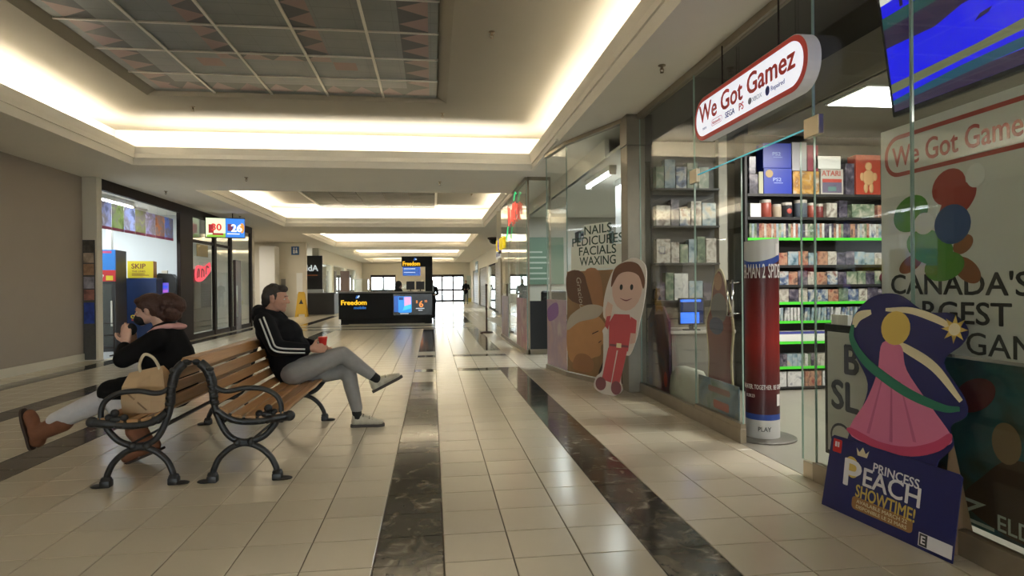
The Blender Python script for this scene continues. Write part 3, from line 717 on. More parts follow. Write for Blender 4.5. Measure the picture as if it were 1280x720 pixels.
BSOLE = mat('boot_sole', (0.05, 0.03, 0.02), 0.8)
def boot(M, lift):
    b = MB()
    b.ball((-.075, 0, .055), (.055, .045, .055)).ball((-.01, 0, .055), (.085, .046, .050)).ball((.07, 0, .05), (.075, .050, .045)).ball((.10, 0, .045), (.055, .050, .040))
    b.capsule((-.065+.5*lift[0], 0, .07), .058, (-.065+lift[0], 0, .07+lift[1]), .071)
    o = b.skin('boot', BOOT, wo, 0.008, 3, M=M)
    MB().prism(smooth_loop([(-.137, 0), (-.12, -.038), (-.03, -.044), (.07, -.052), (.15, -.036), (.17, 0), (.15, .036), (.07, .052), (-.03, .044), (-.12, .038)], 4), 0, .016).build('sole', BSOLE, o)
boot(OFF @ Matrix.Translation((-2.895, 4.85, .205)) @ Matrix.Rotation(math.pi, 4, 'Z') @ Matrix.Rotation(R_(-78), 4, 'Y'), (.075, .175))
boot(OFF @ Matrix.Translation((-2.025, 4.68, .035)) @ Matrix.Rotation(math.pi, 4, 'Z') @ Matrix.Rotation(R_(22), 4, 'Y'), (.05, .13))
# tan bag beside her
bag = thing('tote_bag', 'tan paper tote bag with cream loop handle standing on the bench seat', 'bag', (-1.86, 4.36, .418))
KRAFT = mat('kraft_tan', (0.50, 0.34, 0.19), 0.75, noise=0.08, nscale=6, bump=0.2)
b = MB(); rs = []
for z, hw, hd, ox in ((0, .125, .085, 0), (.08, .135, .09, .0), (.17, .13, .075, -.005), (.235, .115, .045, -.01), (.275, .10, .012, -.015)):
    rs.append([(ox+x*hw, y*hd, z+.02*x*(z > .2)) for x, y in ((-1, -1), (-.3, -1.12), (.3, -.95), (1, -1), (1.04, 0), (1, 1), (.3, .95), (-.3, 1.1), (-1, 1), (-.97, 0))])
b.rings(rs).build('bag_body', KRAFT, bag)
MB().tube(spline([(-.045, -.015, .25), (-.05, -.02, .31), (-.02, -.02, .372), (.03, -.02, .355), (.065, -.02, .30), (.075, -.015, .24)]), .010, 8).build('handle', mat('cream_cord', (.62, .52, .36), .8), bag, True)
MB().quad([(-.12, -.0945, .15), (.02, -.101, .02), (.03, -.1015, .024), (-.11, -.0945, .158)]).build('fold', mat('kraft_dark', (.27, .17, .09), .8), bag)

# ================================================================== game shop, right side
GX = 2.34
SHOPFLOOR = mat('vinyl_floor', (0.33, 0.31, 0.26), 0.3, noise=0.08, nscale=4)
struct(MB().box(2.33, 8.0, -3.0, 6.88, -.02, .0015).build('floor', SHOPFLOOR))
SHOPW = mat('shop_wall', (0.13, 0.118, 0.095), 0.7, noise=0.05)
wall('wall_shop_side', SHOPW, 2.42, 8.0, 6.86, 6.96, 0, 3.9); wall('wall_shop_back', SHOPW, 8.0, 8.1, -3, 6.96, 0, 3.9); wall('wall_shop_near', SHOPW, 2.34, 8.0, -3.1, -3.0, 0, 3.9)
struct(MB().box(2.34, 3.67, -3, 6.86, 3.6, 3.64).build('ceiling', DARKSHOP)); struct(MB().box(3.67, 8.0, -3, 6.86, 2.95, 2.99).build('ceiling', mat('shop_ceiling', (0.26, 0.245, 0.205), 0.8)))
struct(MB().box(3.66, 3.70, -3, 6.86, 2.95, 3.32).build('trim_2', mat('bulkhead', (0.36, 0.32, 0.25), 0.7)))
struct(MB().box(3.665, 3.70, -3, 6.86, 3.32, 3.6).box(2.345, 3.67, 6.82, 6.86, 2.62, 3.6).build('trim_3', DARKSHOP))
# post and sill
struct(MB().box(2.19, 2.40, 6.78, 7.02, 0, 2.80, bev=.006).box(2.185, 2.405, 6.775, 7.025, 2.805, ZS, bev=.006).build('trim_4', mat('post_steel', (0.21, 0.185, 0.145), 0.38, metal=0.55, noise=0.12, nscale=12)))
SILL = mat('sill_steel', (0.30, 0.25, 0.18), 0.35, metal=0.5, noise=0.15, nscale=10)
win = struct(MB().box(2.315, 2.365, 4.46, 6.78, 0, .115, bev=.004).box(2.315, 2.365, -3, 3.56, 0, .115, bev=.004).box(2.31, 2.37, -3, 6.78, ZS-.06, ZS+.45).build('window_1', SILL))
def pane(y0, y1, z0, z1, parent=win, edges='lr'):
    p = MB().box(GX-.005, GX+.005, y0+.004, y1-.004, z0, z1).build('pane', GLASS, parent)
    e = MB()
    if 'l' in edges: e.box(GX-.0056, GX+.0056, y1-.0075, y1-.0035, z0, z1)
    if 'r' in edges: e.box(GX-.0056, GX+.0056, y0+.0035, y0+.0075, z0, z1)
    e.build('polished_edge', GEDGE, p); return p
pane(5.31, 6.78, .115, ZS-.06); pane(3.56, 5.31, 2.19, ZS-.06); pane(2.77, 3.56, .115, ZS-.06); pane(1.2, 2.77, .115, ZS-.06); pane(-3, 1.2, .115, ZS-.06)
MB().box(GX-.006, GX+.006, 3.56, 5.31, 2.184, 2.192).build('lit_edge', mat('cyan_edge', (.05, .45, .55), .2, emit=.25, ecol=(.1, .7, .9)), win)
CLAMP = mat('clamp_steel', (0.50, 0.43, 0.32), 0.3, metal=0.8)
for y, z in ((5.31, 2.19), (3.56, 2.19)): MB().box(GX-.018, GX+.018, y-.075, y+.075, z-.065, z+.055, bev=.004).build('patch_clamp', CLAMP, win)
MB().box(GX-.022, GX+.022, 3.50, 3.66, 0.0, .10, bev=.004).build('patch_clamp', CLAMP, win)
# swing leaf of the glass door with its pull handle
dr = struct(MB().box(GX-.02, GX+.02, 4.46, 5.30, .115, .15).build('door_3', SILL)); pane(4.455, 5.31, .15, 2.18, dr)
pane(3.545, 3.70, .10, 2.12, win)
hd = MB().tube([(GX-.05, 4.52, .97), (GX-.05, 4.52, 1.25), (GX-.05, 4.60, 1.25), (GX-.05, 4.60, .97)], .010, 8, closed=True)
for z in (.99, 1.23): hd.tube([(GX-.05, 4.56, z), (GX+.05, 4.56, z)], .008, 6)
hd.build('pull_handle', mat('chrome', (.6, .6, .58), .15, metal=1), dr, True)
# illuminated sign
LIT = mat('sign_face', (0.75, 0.76, 0.80), 0.4, emit=0.62, ecol=(0.85, 0.88, 1.0)); RED = mat('sign_red', (0.50, 0.045, 0.03), 0.45, emit=.10); RIM = mat('sign_rim', (.62, .60, .60), .4, emit=.08)
sg = thing('shop_sign', 'long rounded white light-box sign with red border and red lettering above the glass shop front', 'sign', F_W((2.225, 5.03, 2.40)))
SW, SH = 1.60, 0.355
MB().prism(rrect(0, 0, SW, SH, .17, 10), -.085, 0).build('light_box', RIM, sg)
MB().prism(rrect(0.004, 0.004, SW-.004, SH-.004, .167, 10), 0, .004).build('border', RED, sg)
MB().prism(rrect(.042, .038, SW-.042, SH-.038, .135, 10), .004, .007).build('face', LIT, sg)
text('We Got Gamez', .205, RED, sg, x=.10, y=.150, z=.008, bold=.022, wd=1.38)
SMALL = mat('sign_blue', (0.05, 0.06, 0.30), .5); GREYT = mat('sign_grey', (.35, .36, .42), .5)
text('Nintendo', .038, RED, sg, x=.335, y=.086, z=.008); t_ = MB()
o_ = rrect(.322, .074, .51, .124, .025); i_ = rrect(.326, .078, .506, .12, .021)
for a in range(len(o_)):
    b_ = (a+1) % len(o_); t_.quad([(*o_[a], .0082), (*o_[b_], .0082), (*i_[b_], .0082), (*i_[a], .0082)])
t_.build('logo_outline', RED, sg)
text('retro', .036, GREYT, sg, x=.16, y=.085, z=.008); text('SEGA', .062, SMALL, sg, x=.56, y=.078, z=.008, bold=.02)
text('PS', .075, RED, sg, x=.77, y=.075, z=.008, bold=.02); text('XBOX', .046, GREYT, sg, x=.96, y=.083, z=.008)
flat(ell(.93, .10, .024, .024), GREYT, sg, .008); flat(ell(1.16, .10, .026, .032), SMALL, sg, .008); text('Repaired', .045, SMALL, sg, x=1.20, y=.085, z=.008)
for hx in (.4, 1.2): MB().tube([(hx, .33, -.05), (hx, .69, -.05)], .006, 6).build('hanger', DARKF, sg)
# hanging television
tv = thing('television', 'large wall television showing a bright blue game screen, hung high behind the glass shop front', 'television', F_W((2.90, 3.59, 2.262)) @ Matrix.Rotation(R_(8), 4, 'X'))
MB().box(0, 1.30, 0, .76, -.05, 0, bev=.006).build('housing', BLACK, tv)
def em(name, c, e): return mat(name, tuple(v*.12 for v in c), .25, emit=e, ecol=c)
scr = flat(rect(.025, .03, 1.275, .74), em('tv_blue', (.004, .004, .85), .85), tv, 0, 'screen')
def onscr(pts, m, z=.001): flat([(.025+x*1.25, .03+y*.71) for x, y in pts], m, scr, z, 'picture')
onscr(rect(0, 0, 1, .10), em('tv_plum', (.05, .03, .08), .5)); onscr([(0, .06), (.55, .10), (1, .12), (1, .20), (.4, .16), (0, .10)], em('tv_teal', (.01, .10, .16), .6), .0015)
onscr([(0, .16), (.4, .20), (1, .25), (1, .34), (.5, .27), (0, .24)], em('tv_olive', (.14, .15, .07), .8), .002)
onscr([(0, .56), (.30, .54), (.45, .60), (1, .60), (1, .82), (.3, .80), (0, .80)], em('tv_dark', (.025, .01, .06), .5), .002); onscr([(0, .72), (1, .74), (1, .83), (0, .82)], em('tv_green', (.01, .09, .09), .6), .0025)
onscr(rect(.0, .93, .2, 1), em('tv_white', (.7, .7, .6), .9), .003)
for k in range(5): onscr(rect(.12+.17*k, .84, .14+.17*k, 1), em('tv_dark', (.03, .015, .09), .5), .003)
onscr([(.50, .43), (.57, .45), (.59, .48), (.53, .47)], em('tv_dark', (.03, .015, .09), .5), .003)
MB().box(.45, .85, .3, .5, -.12, -.05).box(.62, .68, .38, 1.36, -.14, -.10).build('mount', BLACK, tv)
# big white poster board in the window, generic rounded shapes in place of its picture
pb = thing('poster_board', 'big white poster board with red-outlined logo and black lettering standing in the shop window', 'poster', F_W((2.46, 3.135, .875)))
MB().box(0, 1.9, 0, 1.17, -.02, 0).build('board', mat('poster_white', (.66, .66, .62), .5), pb)
INK = mat('poster_black', (.035, .035, .035), .6); PRED = mat('poster_red', (.40, .06, .045), .6)
o_ = rrect(.03, .905, 1.05, 1.125, .10); i_ = rrect(.052, .927, 1.028, 1.103, .079); q = MB()
for a in range(len(o_)):
    b_ = (a+1) % len(o_); q.quad([(*o_[a], .001), (*o_[b_], .001), (*i_[b_], .001), (*i_[a], .001)])
q.build('logo_outline', PRED, pb); text('We Got Gamez', .15, PRED, pb, x=.085, y=.96, z=.001, bold=.014, wd=.80)
text("CANADA'S", .145, INK, pb, x=.07, y=.285, z=.001, bold=.014, wd=.79); text('LARGEST', .145, INK, pb, x=.085, y=.15, z=.001, bold=.014, wd=.69); text('GAME', .145, INK, pb, x=.545, y=.012, z=.001, bold=.004, wd=.43)
PG = mat('poster_green', (.09, .28, .035), .6); PB = mat('poster_blue', (.04, .09, .25), .6); PBR = mat('poster_brown', (.28, .10, .035), .6)
for pts, m_ in ((ell(.21, .70, .12, .09, 20), PG), (ell(.33, .52, .15, .085, -15), PG), (ell(.42, .42, .12, .07, 10), PG), (ell(.30, .64, .065, .055), WHITE), (ell(.21, .44, .085, .04, 25), PBR), (ell(.55, .40, .085, .05, -35), PBR),
                (ell(.50, .72, .12, .065, 35), PRED), (ell(.47, .62, .105, .095), PB), (ell(.45, .80, .10, .085, 20), PRED), (ell(.60, .83, .05, .055), WHITE), (ell(.53, .52, .06, .04, 30), PBR)):
    flat(pts, m_, pb, .001+.0004*random.random())
# dark poster below it
lp = thing('poster', 'dark teal window poster with pale lettering below the big white board', 'poster', F_W((2.45, 3.0, .10)))
MB().box(0, 1.7, 0, .76, -.012, 0).build('sheet', art_mat('teal_art', [(.008, .02, .03), (.01, .055, .075), (.02, .10, .11), (.03, .05, .03), (.16, .07, .03)], 3.2), lp)
flat(ell(.46, .60, .12, .07, 30), mat('art_glow', (.12, .015, .02), .5), lp); flat(smooth_loop([(.40, .10), (.62, .02), (.95, .05), (.9, .30), (.66, .36), (.5, .24)]), mat('art_earth', (.055, .028, .014), .6), lp, .0012); flat(ell(.62, .42, .07, .09), mat('art_tan', (.20, .13, .06), .6), lp, .0014)
flat([(.33, .12), (.52, .12), (.38, .03), (.56, .03), (.56, .015), (.33, .015), (.47, .105), (.33, .105)], mat('art_pale', (.45, .50, .42), .6), lp, .002); text('ELDA', .10, mat('art_pale', (.45, .50, .42), .6), lp, x=.57, y=.03, z=.002, bold=.01)
# white board with black frame beside the door
sl = thing('sign_board', 'white sale board with big grey lettering in a black frame behind the right door jamb', 'sign', F_W((2.405, 3.545, .17)))
MB().box(-.02, .62, 0, .80, -.03, 0, bev=.006).build('frame', BLACK, sl); MB().box(.015, .58, .03, .755, 0, .003).build('face', mat('board_white', (.55, .55, .53), .5), sl)
GL = mat('board_ink', (.06, .065, .09), .6)
text('B', .24, GL, sl, x=.17, y=.52, z=.0035, bold=.03, wd=.13); text('SL', .24, GL, sl, x=.05, y=.30, z=.0035, bold=.03, wd=.25)
q = MB(); o_, i_ = ell(.14, .13, .10, .085), ell(.14, .13, .085, .07)
for a in range(20):
    b_ = (a+1) % 20; q.quad([(*o_[a], .004), (*o_[b_], .004), (*i_[b_], .004), (*i_[a], .004)])
q.build('ring_mark', GL, sl)
MB().box(.05, .20, .80, .86, -.03, 0).build('clip', WHITE, sl)
# round column standee, base disc and red wrap; its picture left plain
cs = thing('column_standee', 'tall round dark-red advertising column on a grey base disc in the shop doorway', 'advertising column', (2.585, 4.62, 0))
MB().lathe([(.25, 0), (.25, .012), (.235, .018), (.01, .018)], 40).build('base_disc', mat('disc_grey', (.16, .15, .13), .4, metal=.4), cs, True, ang=40)
def wrap(z0, z1, m_, name, r=.128):
    return MB().lathe([(r, z0), (r, z1)], 40, cap=False).build(name, m_, cs, True)
wrap(.018, .16, mat('column_white', (.55, .55, .53), .4), 'bottom_band'); wrap(.16, .205, mat('column_blue', (.02, .06, .30), .4), 'blue_band')
gm = strip_mat('red_wrap', [(.035, .008, .012), (.05, .008, .012), (.12, .010, .010), (.26, .014, .012), (.16, .010, .010), (.07, .006, .008)], 2, .65, .35, True)
wrap(.205, 1.47, gm, 'red_wrap')
# slanted white top
tw = MB(); n = 40; r1, r2 = [], []
for k in range(n):
    a = 2*math.pi*k/n; x, y = .1285*math.cos(a), .1285*math.sin(a); r1.append((x, y, 1.44+.05*math.cos(a-.6))); r2.append((x, y, 1.565+.012*math.cos(a)))
tw.rings([r1, r2], False).build('top_band', mat('column_white', (.55, .55, .53), .4), cs, True)
r3 = [(x*1.003, y*1.003, z-.05) for x, y, z in r1]; MB().rings([r3, [(x*1.003, y*1.003, z) for x, y, z in r1]], False).build('blue_stripe', mat('column_blue', (.02, .06, .30), .4), cs, True)
CW = mat('column_ink', (.75, .72, .70), .5)
def curved(s, size, z, a0, wd, r=.1295):
    o = text(s, size, CW, cs, bold=.008); x1 = max(v.co.x for v in o.data.vertices)
    for v in o.data.vertices:
        x, y, e = v.co.x*wd/x1, v.co.y, v.co.z; a = a0+x/r; v.co = ((r+e)*math.cos(a), (r+e)*math.sin(a), z+y)
    o.matrix_local = Matrix.Identity(4); return o
curved('ER-MAN 2', .155, 1.265, R_(-198), .205); curved('SPIDER-MAN 2', .155, 1.265, R_(-98), .31); curved('BE GREATER. TOGETHER.', .05, .40, R_(-215), .29); curved('10.20.23', .034, .335, R_(-185), .09); curved('BE GREATER.', .05, .40, R_(-82), .15); curved('PLAY', .05, .075, R_(-135), .10).data.materials[0] = INK
for z0, z1, a0, a1 in ((1.44, 1.53, -68, -48), (.27, .36, -66, -46)):
    q = MB()
    for a in range(a0, a1, 4): q.quad([(.1299*math.cos(R_(b_)), .1299*math.sin(R_(b_)), z) for b_, z in ((a, z0), (a+4, z0), (a+4, z1), (a, z1))])
    q.build('label', CW, cs)
# ------------------------------------------------------------------ shelf unit along the shop's side wall
SHB = mat('shelf_black', (.018, .018, .018), .5); LIP = mat('green_lip', (.06, .55, .03), .4, emit=.13, ecol=(.15, 1.0, .08))
su = thing('shelf_unit', 'black wall shelving with glowing green shelf edges packed with games along the shop side wall', 'shelves', (3.53, 6.62, 0))
LEN = 2.55
MB().box(-.03, 0, -.02, .22, 0, 2.95).build('side_panel', SHB, su); MB().box(LEN, LEN+.03, -.02, .22, 0, 2.95).build('side_panel', SHB, su); MB().box(0, LEN, .19, .22, 0, 2.95).build('back_panel', SHB, su)
SHELF = [(.04, 0), (.27, 0), (.555, 1), (.79, 1), (1.005, 1), (1.20, 0), (1.425, 0), (1.735, 1), (1.97, 0), (2.235, 0)]
for z, g in SHELF:
    b = MB().box(0, LEN, -.02, .19, z-.02, z).build('shelf', SHB, su)
    if z != .04: MB().box(0, LEN, -.026, -.019, z-.026, z+.004).build('shelf_edge', LIP if g or z in (.27,) else SHB, b)
CASES = [art_mat('case_art_%d' % k, cs_, 11, rough=.25) for k, cs_ in enumerate((
    [(.015, .02, .05), (.10, .14, .24), (.48, .48, .45), (.18, .06, .05)], [(.20, .18, .15), (.50, .47, .42), (.10, .06, .05)], [(.04, .07, .05), (.17, .22, .15), (.44, .42, .34)],
    [(.20, .04, .04), (.42, .24, .16), (.05, .04, .05)], [(.38, .38, .38), (.58, .58, .56), (.10, .11, .15)], [(.015, .015, .02), (.08, .07, .10), (.26, .23, .25)], [(.05, .11, .15), (.28, .36, .40), (.42, .38, .30)]))]
CMESH = {}
def case_mesh(wd, ht, dp, mi):
    k = (round(wd, 3), round(ht, 3), dp, mi)
    if k not in CMESH:
        bm = MB().box(0, wd, 0, dp, 0, ht).bm; me = bpy.data.meshes.new('game_case'); bm.to_mesh(me); bm.free(); me.materials.append(CASES[mi]); CMESH[k] = me
    return CMESH[k]
NC = 0; ROW = {}
def ordinal(n):
    a = 'zeroth first second third fourth fifth sixth seventh eighth ninth tenth eleventh twelfth thirteenth fourteenth fifteenth sixteenth seventeenth eighteenth nineteenth'.split()
    if n < 20: return a[n]
    t = {2: 'twent', 3: 'thirt', 4: 'fort', 5: 'fift', 6: 'sixt', 7: 'sevent'}[n//10]
    return t+'ieth' if n % 10 == 0 else t+'y-'+a[n % 10]
def case(x, z, wd, ht, dp, lean=0, label='', group='', y=6.615, mi=None):
    global NC
    o = link('game_case', case_mesh(wd, ht, dp, random.randrange(7) if mi is None else mi), None, Matrix.Translation((x, y, z)) @ Matrix.Rotation(lean, 4, 'Y'))
    ROW[group] = ROW.get(group, 0)+1; NC += 1
    tag(o, label.replace('game case', 'game case, %s from the left,' % ordinal(ROW[group]), 1), 'game case', group)
x = 3.56
while x < 5.45:                                     # spines out on the upper green shelf
    case(x, 1.737, .028, .165+random.uniform(-.004, .004), .12, label='thin game case standing spine out on upper green shelf', group='spine-out game cases on the upper green shelf'); x += .0295
for z, lb, n0 in ((1.427, 'game case shown face out on the top face-out shelf row', 0), (1.202, 'game case shown face out on the second face-out shelf row', 1), (1.007, 'game case shown face out on the third face-out shelf row', 2)):
    x = 3.56
    while x < 5.5:
        wd = random.choice((.105, .115, .125)); case(x, z, wd, random.uniform(.14, .16), .03, label=lb, group=lb.replace('game case shown', 'game cases')); x += wd+.006
x = 3.56
while x < 5.2:
    case(x, .792, .030, .15, .13, lean=random.choice((0, 0, .12, .2)), label='bluish game case leaning on the middle green shelf', group='leaning game cases on the middle green shelf', mi=random.choice((6, 0, 6, 4))); x += .041
x = 3.58
while x < 5.0:
    wd = random.choice((.05, .035, .06)); case(x, .272, wd, .14, .13, label='game case standing on the low green shelf', group='game cases on the low green shelf'); x += wd+.003
x = 3.58
while x < 4.9:
    case(x, .042, .20, .17, .12, label='large pale or red game case on the bottom shelf', group='large cases on the bottom shelf', mi=random.choice((3, 4, 1))); x += .215
def box_item(name, label, cat, x0, x1, z0, z1, m, dp=.15, group=None, y=6.61):
    o = MB().box(0, x1-x0, 0, dp, 0, z1-z0, bev=.003).build(name, m, None, M=Matrix.Translation((x0, y, z0)))
    return tag(o, label, cat, group)
long_box = box_item('long_box', 'long white carton lying on the shelf below the leaning game cases', 'box', 3.6, 4.75, .557, .67, WHITE)
MB().box(0, 1.15, -.002, .0, .085, .113).build('blue_stripe', SMALL, long_box)
BLUEB = mat('console_blue', (.012, .035, .36), .35)
def console(label, x0, x1, z0, z1, nm):
    o = box_item('console_box', label, 'box', x0, x1, z0, z1, BLUEB)
    t = text('PS2', .055, mat('console_ink', (.35, .45, .75), .4), o, x=(x1-x0)*.32, y=0, z=0, bold=.01, sx=1.3); t.matrix_local = F_S(((x1-x0)*.32, -.001, (z1-z0)*.5)) @ Matrix.Diagonal((1.3, 1, 1, 1))
    MB().box((x1-x0)*.36, (x1-x0)*.68, -.0012, 0, (z1-z0)*.42, (z1-z0)*.44).build('print', mat('console_ink', (.35, .45, .75), .4), o)
    return o
console('glossy blue console box, lower of the stacked pair on the top shelf', 3.735, 4.075, 2.237, 2.53, 'PS2'); up = console('glossy blue console box, upper of the stacked pair on the top shelf', 3.728, 4.07, 2.533, 2.815, 'PS2')
lowb = bpy.data.objects['console_box']; q = MB().lathe([(.045, 0), (.045, .002)], 20).build('sticker', mat('gold_sticker', (.40, .27, .10), .4), lowb, M=F_S((.065, -.0025, .23)))
box_item('toy_box', 'black and grey toy box at the left end of the top shelf', 'box', 3.56, 3.665, 2.237, 2.46, CASES[5]); box_item('toy_box', 'black toy box stacked at the left end of the top shelf', 'box', 3.56, 3.64, 2.463, 2.66, CASES[5])
box_item('card_pack', 'pale narrow pack beside the lower blue console box', 'box', 3.675, 3.728, 2.237, 2.49, mat('pack_pale', (.45, .45, .30), .5))
box_item('figure_box', 'box with orange figures on it beside the lower blue console box', 'box', 4.09, 4.41, 2.237, 2.50, art_mat('figure_art', [(.45, .40, .32), (.5, .27, .05), (.25, .12, .03), (.55, .5, .4)], 12))
box_item('grey_box', 'grey upright box stacked right of the upper blue console box', 'box', 4.08, 4.26, 2.505, 2.83, mat('box_grey', (.36, .36, .37), .5)); box_item('red_box', 'black box with red panel under the door clamp', 'box', 4.27, 4.40, 2.505, 2.80, mat('box_rose', (.25, .03, .06), .5))
at = box_item('console_box', 'pale retro console box with red lettering on the top shelf', 'box', 4.43, 4.71, 2.237, 2.53, mat('box_cream', (.42, .40, .36), .5))
t = text('ATARI', .085, PRED, at, bold=.02, sx=.98); t.matrix_local = F_S((.012, -.001, .215)) @ Matrix.Diagonal((1.0, 1, 1, 1))
MB().box(.02, .26, -.0012, 0, .02, .17).build('picture', mat('box_plum', (.12, .10, .16), .5), at); MB().box(.02, .26, -.0016, -.0012, .14, .18).build('picture', PRED, at); MB().box(.09, .19, -.0018, -.0012, .04, .09).build('picture', mat('box_teal', (.10, .20, .19), .5), at)
box_item('white_box', 'white box with black mark stacked above the retro console box', 'box', 4.36, 4.68, 2.533, 2.68, WHITE)
fg = box_item('figure_box', 'red and orange box with a big tan figure at the right of the top shelf', 'box', 4.87, 5.18, 2.237, 2.70, mat('box_red', (.38, .045, .02), .5))
MB().ball((.155, -.004, .20), (.075, .006, .09), 12).ball((.155, -.004, .33), (.045, .006, .05), 12).ball((.075, -.004, .21), (.03, .006, .05), 10).ball((.235, -.004, .21), (.03, .006, .05), 10).ball((.12, -.004, .08), (.03, .006, .06), 10).ball((.19, -.004, .08), (.03, .006, .06), 10).build('print', mat('box_tan', (.50, .30, .14), .6), fg, True)
box_item('dark_box', 'dark narrow box between the retro console box and the red figure box', 'box', 4.74, 4.85, 2.237, 2.60, CASES[5]); box_item('toy_box', 'dim mixed toy box at the far right of the top shelf', 'box', 5.2, 5.5, 2.237, 2.55, CASES[2])
def jar(x, r, h, m, label):
    t_ = thing('jar', label, 'jar', (x, 6.68, 1.972))
    MB().lathe([(r*.9, 0), (r, .01), (r, h*.82), (r*.9, h*.86)], 18).build('jar_body', m, t_, True, ang=40); MB().lathe([(r*.95, h*.84), (r*.95, h), (r*.9, h+.004)], 18).build('lid', mat('jar_lid', (.42, .39, .34), .5), t_, True, ang=40)
    return t_
box_item('white_box', 'white box at the left end of the jar shelf', 'box', 3.57, 3.70, 1.972, 2.13, WHITE)
jar(3.79, .065, .20, mat('jar_red', (.30, .06, .04), .4), 'wide reddish-brown lidded jar, first from the left on the jar shelf'); jar(3.925, .055, .15, mat('jar_cream', (.45, .38, .28), .4), 'cream lidded jar between two dark jars on the jar shelf')
jj = jar(4.05, .062, .17, mat('jar_black', (.03, .03, .035), .3), 'dark lidded jar with a round red label on the jar shelf'); MB().ball((0, -.058, .075), (.032, .008, .032), 12).build('label', PRED, jj, True)
jar(4.22, .075, .20, mat('jar_slate', (.10, .12, .15), .3), 'big slate-coloured lidded jar on the jar shelf'); jar(4.36, .05, .17, mat('jar_red', (.30, .06, .04), .4), 'narrow reddish lidded jar right of the slate jar'); jar(4.455, .042, .16, mat('jar_wine', (.16, .03, .03), .4), 'narrow wine-red lidded jar beside the pale card box')
box_item('card_box', 'pale card box with a brown picture on the jar shelf', 'box', 4.50, 4.63, 1.972, 2.14, CASES[1]); box_item('dark_box', 'dark narrow box near the right of the jar shelf', 'box', 4.66, 4.76, 1.972, 2.17, CASES[5]); box_item('toy_box', 'dim green toy box at the right of the jar shelf', 'box', 4.82, 5.1, 1.972, 2.13, CASES[2]); box_item('toy_box', 'dim brown toy box at the far right of the jar shelf', 'box', 5.14, 5.45, 1.972, 2.12, CASES[3])
# plush toys on the shelf at the right
pl = MB().ball((0, 0, .07), (.08, .06, .07), 12).ball((0, -.01, .16), (.06, .05, .05), 12).ball((-.05, -.01, .20), .02, 8).ball((.05, -.01, .20), .02, 8).skin('plush_toy', mat('plush_wine', (.12, .02, .03), .9), None, .01, 2, M=Matrix.Translation((5.22, 6.58, 1.207))); tag(pl, 'small wine-red plush toy in front of the face-out cases', 'toy')
# light panel
lpn = thing('light_panel', 'bright white ceiling light panel inside the game shop', 'ceiling light', (4.0, 5.27, 2.95))
MB().box(-.22, .62, -.30, .30, -.014, .0).build('frame', WHITE, lpn); MB().box(-.20, .60, -.28, .28, -.018, -.014).build('diffuser', mat('panel_lit', (1, 1, 1), .5, emit=8.0, ecol=(1, .98, .9)), lpn)
area('shop_lamp', (4.2, 5.27, 2.92), .8, .55, 32, (1, .96, .88), (0, 0, -1))
for y, p in ((2.5, 55), (-.5, 55)): area('shop_lamp', (5.2, y, 2.92), 1.2, .6, p, (1, .96, .88), (0, 0, -1))
# ------------------------------------------------------------------ things seen through the left panes
ws = thing('wall_shelf', 'dark wall shelf unit with mixed boxes behind the left shop panes', 'shelves', (2.47, 6.66, 1.0))
MB().box(0, .76, .14, .16, 0, 1.62).build('back_panel', SHB, ws)
for q in range(4): MB().box(0, .76, 0, .15, .02+.42*q, .04+.42*q).build('shelf', SHB, ws)
for q in range(4):
    x = 2.49
    k = 0
    while x < 3.12:
        wd = random.choice((.09, .12, .16)); k += 1
        tag(MB().box(0, wd, 0, .10, 0, random.uniform(.18, .32)).build('toy_box', CASES[random.choice((0, 1, 2, 4, 5, 6))], None, M=Matrix.Translation((x, 6.67, 1.042+.42*q))), 'mixed toy box, %s from the left on %s shelf behind left panes' % (ordinal(k), ['lowest', 'second', 'third', 'top'][q]), 'box', 'toy boxes behind the left shop panes'); x += wd+.012
WOODSL = mat('slatwall', (.20, .17, .125), .6)
sw = struct(MB().box(2.43, 3.46, 6.84, 6.86, 0, 1.0).build('wall_slat', SHB))
for k in range(7): MB().box(2.43, 3.46, 6.825, 6.842, .02+.135*k, .145+.135*k).build('plank', WOODSL, sw)
struct(MB().box(3.26, 3.36, 6.74, 6.86, 0, 2.95).build('trim_5', mat('pilaster', (.40, .38, .33), .6)))
ct = thing('sales_counter', 'low grey sales counter with a pale top behind the left shop panes', 'counter', (2.95, 6.45, 0))
MB().box(-.48, .20, -.25, .25, 0, .70).build('counter_body', mat('counter_grey', (.16, .15, .13), .6), ct); MB().box(-.50, .22, -.27, .27, .70, .735, bev=.005).build('counter_top', mat('counter_pale', (.38, .36, .32), .4), ct)
mo = thing('monitor', 'small monitor with a glowing blue screen on the sales counter', 'monitor', F_S((2.70, 6.22, .735)))
MB().box(-.14, .14, .06, .34, -.03, 0).box(-.02, .02, 0, .08, -.03, -.01).box(-.08, .08, 0, .012, -.06, .03).build('housing', BLACK, mo); sc_ = flat(rect(-.125, .075, .125, .325), em('screen_dim', (.02, .05, .2), .3), mo, 0, 'screen'); flat(rect(-.125, .075, .08, .19), em('screen_blue', (.03, .16, .9), 1.6), sc_, .001, 'picture'); flat(rect(-.125, .30, .1, .325), em('screen_blue', (.03, .16, .9), 1.6), sc_, .001, 'picture')
dp_ = tag(MB().prism([(0, 0), (.62, 0), (.62, .78), (.46, .93), (.16, .93), (0, .78)], -.02, 0).build('poster', art_mat('dark_art', [(.01, .008, .015), (.05, .015, .06), (.10, .03, .03), (.02, .03, .08)], 4), None, M=F_W((2.40, 6.72, .06))), 'dark chamfered picture poster standing in the leftmost pane of the shop window', 'poster')
flat(ell(.52, .17, .05, .08), PRED, dp_, .001)
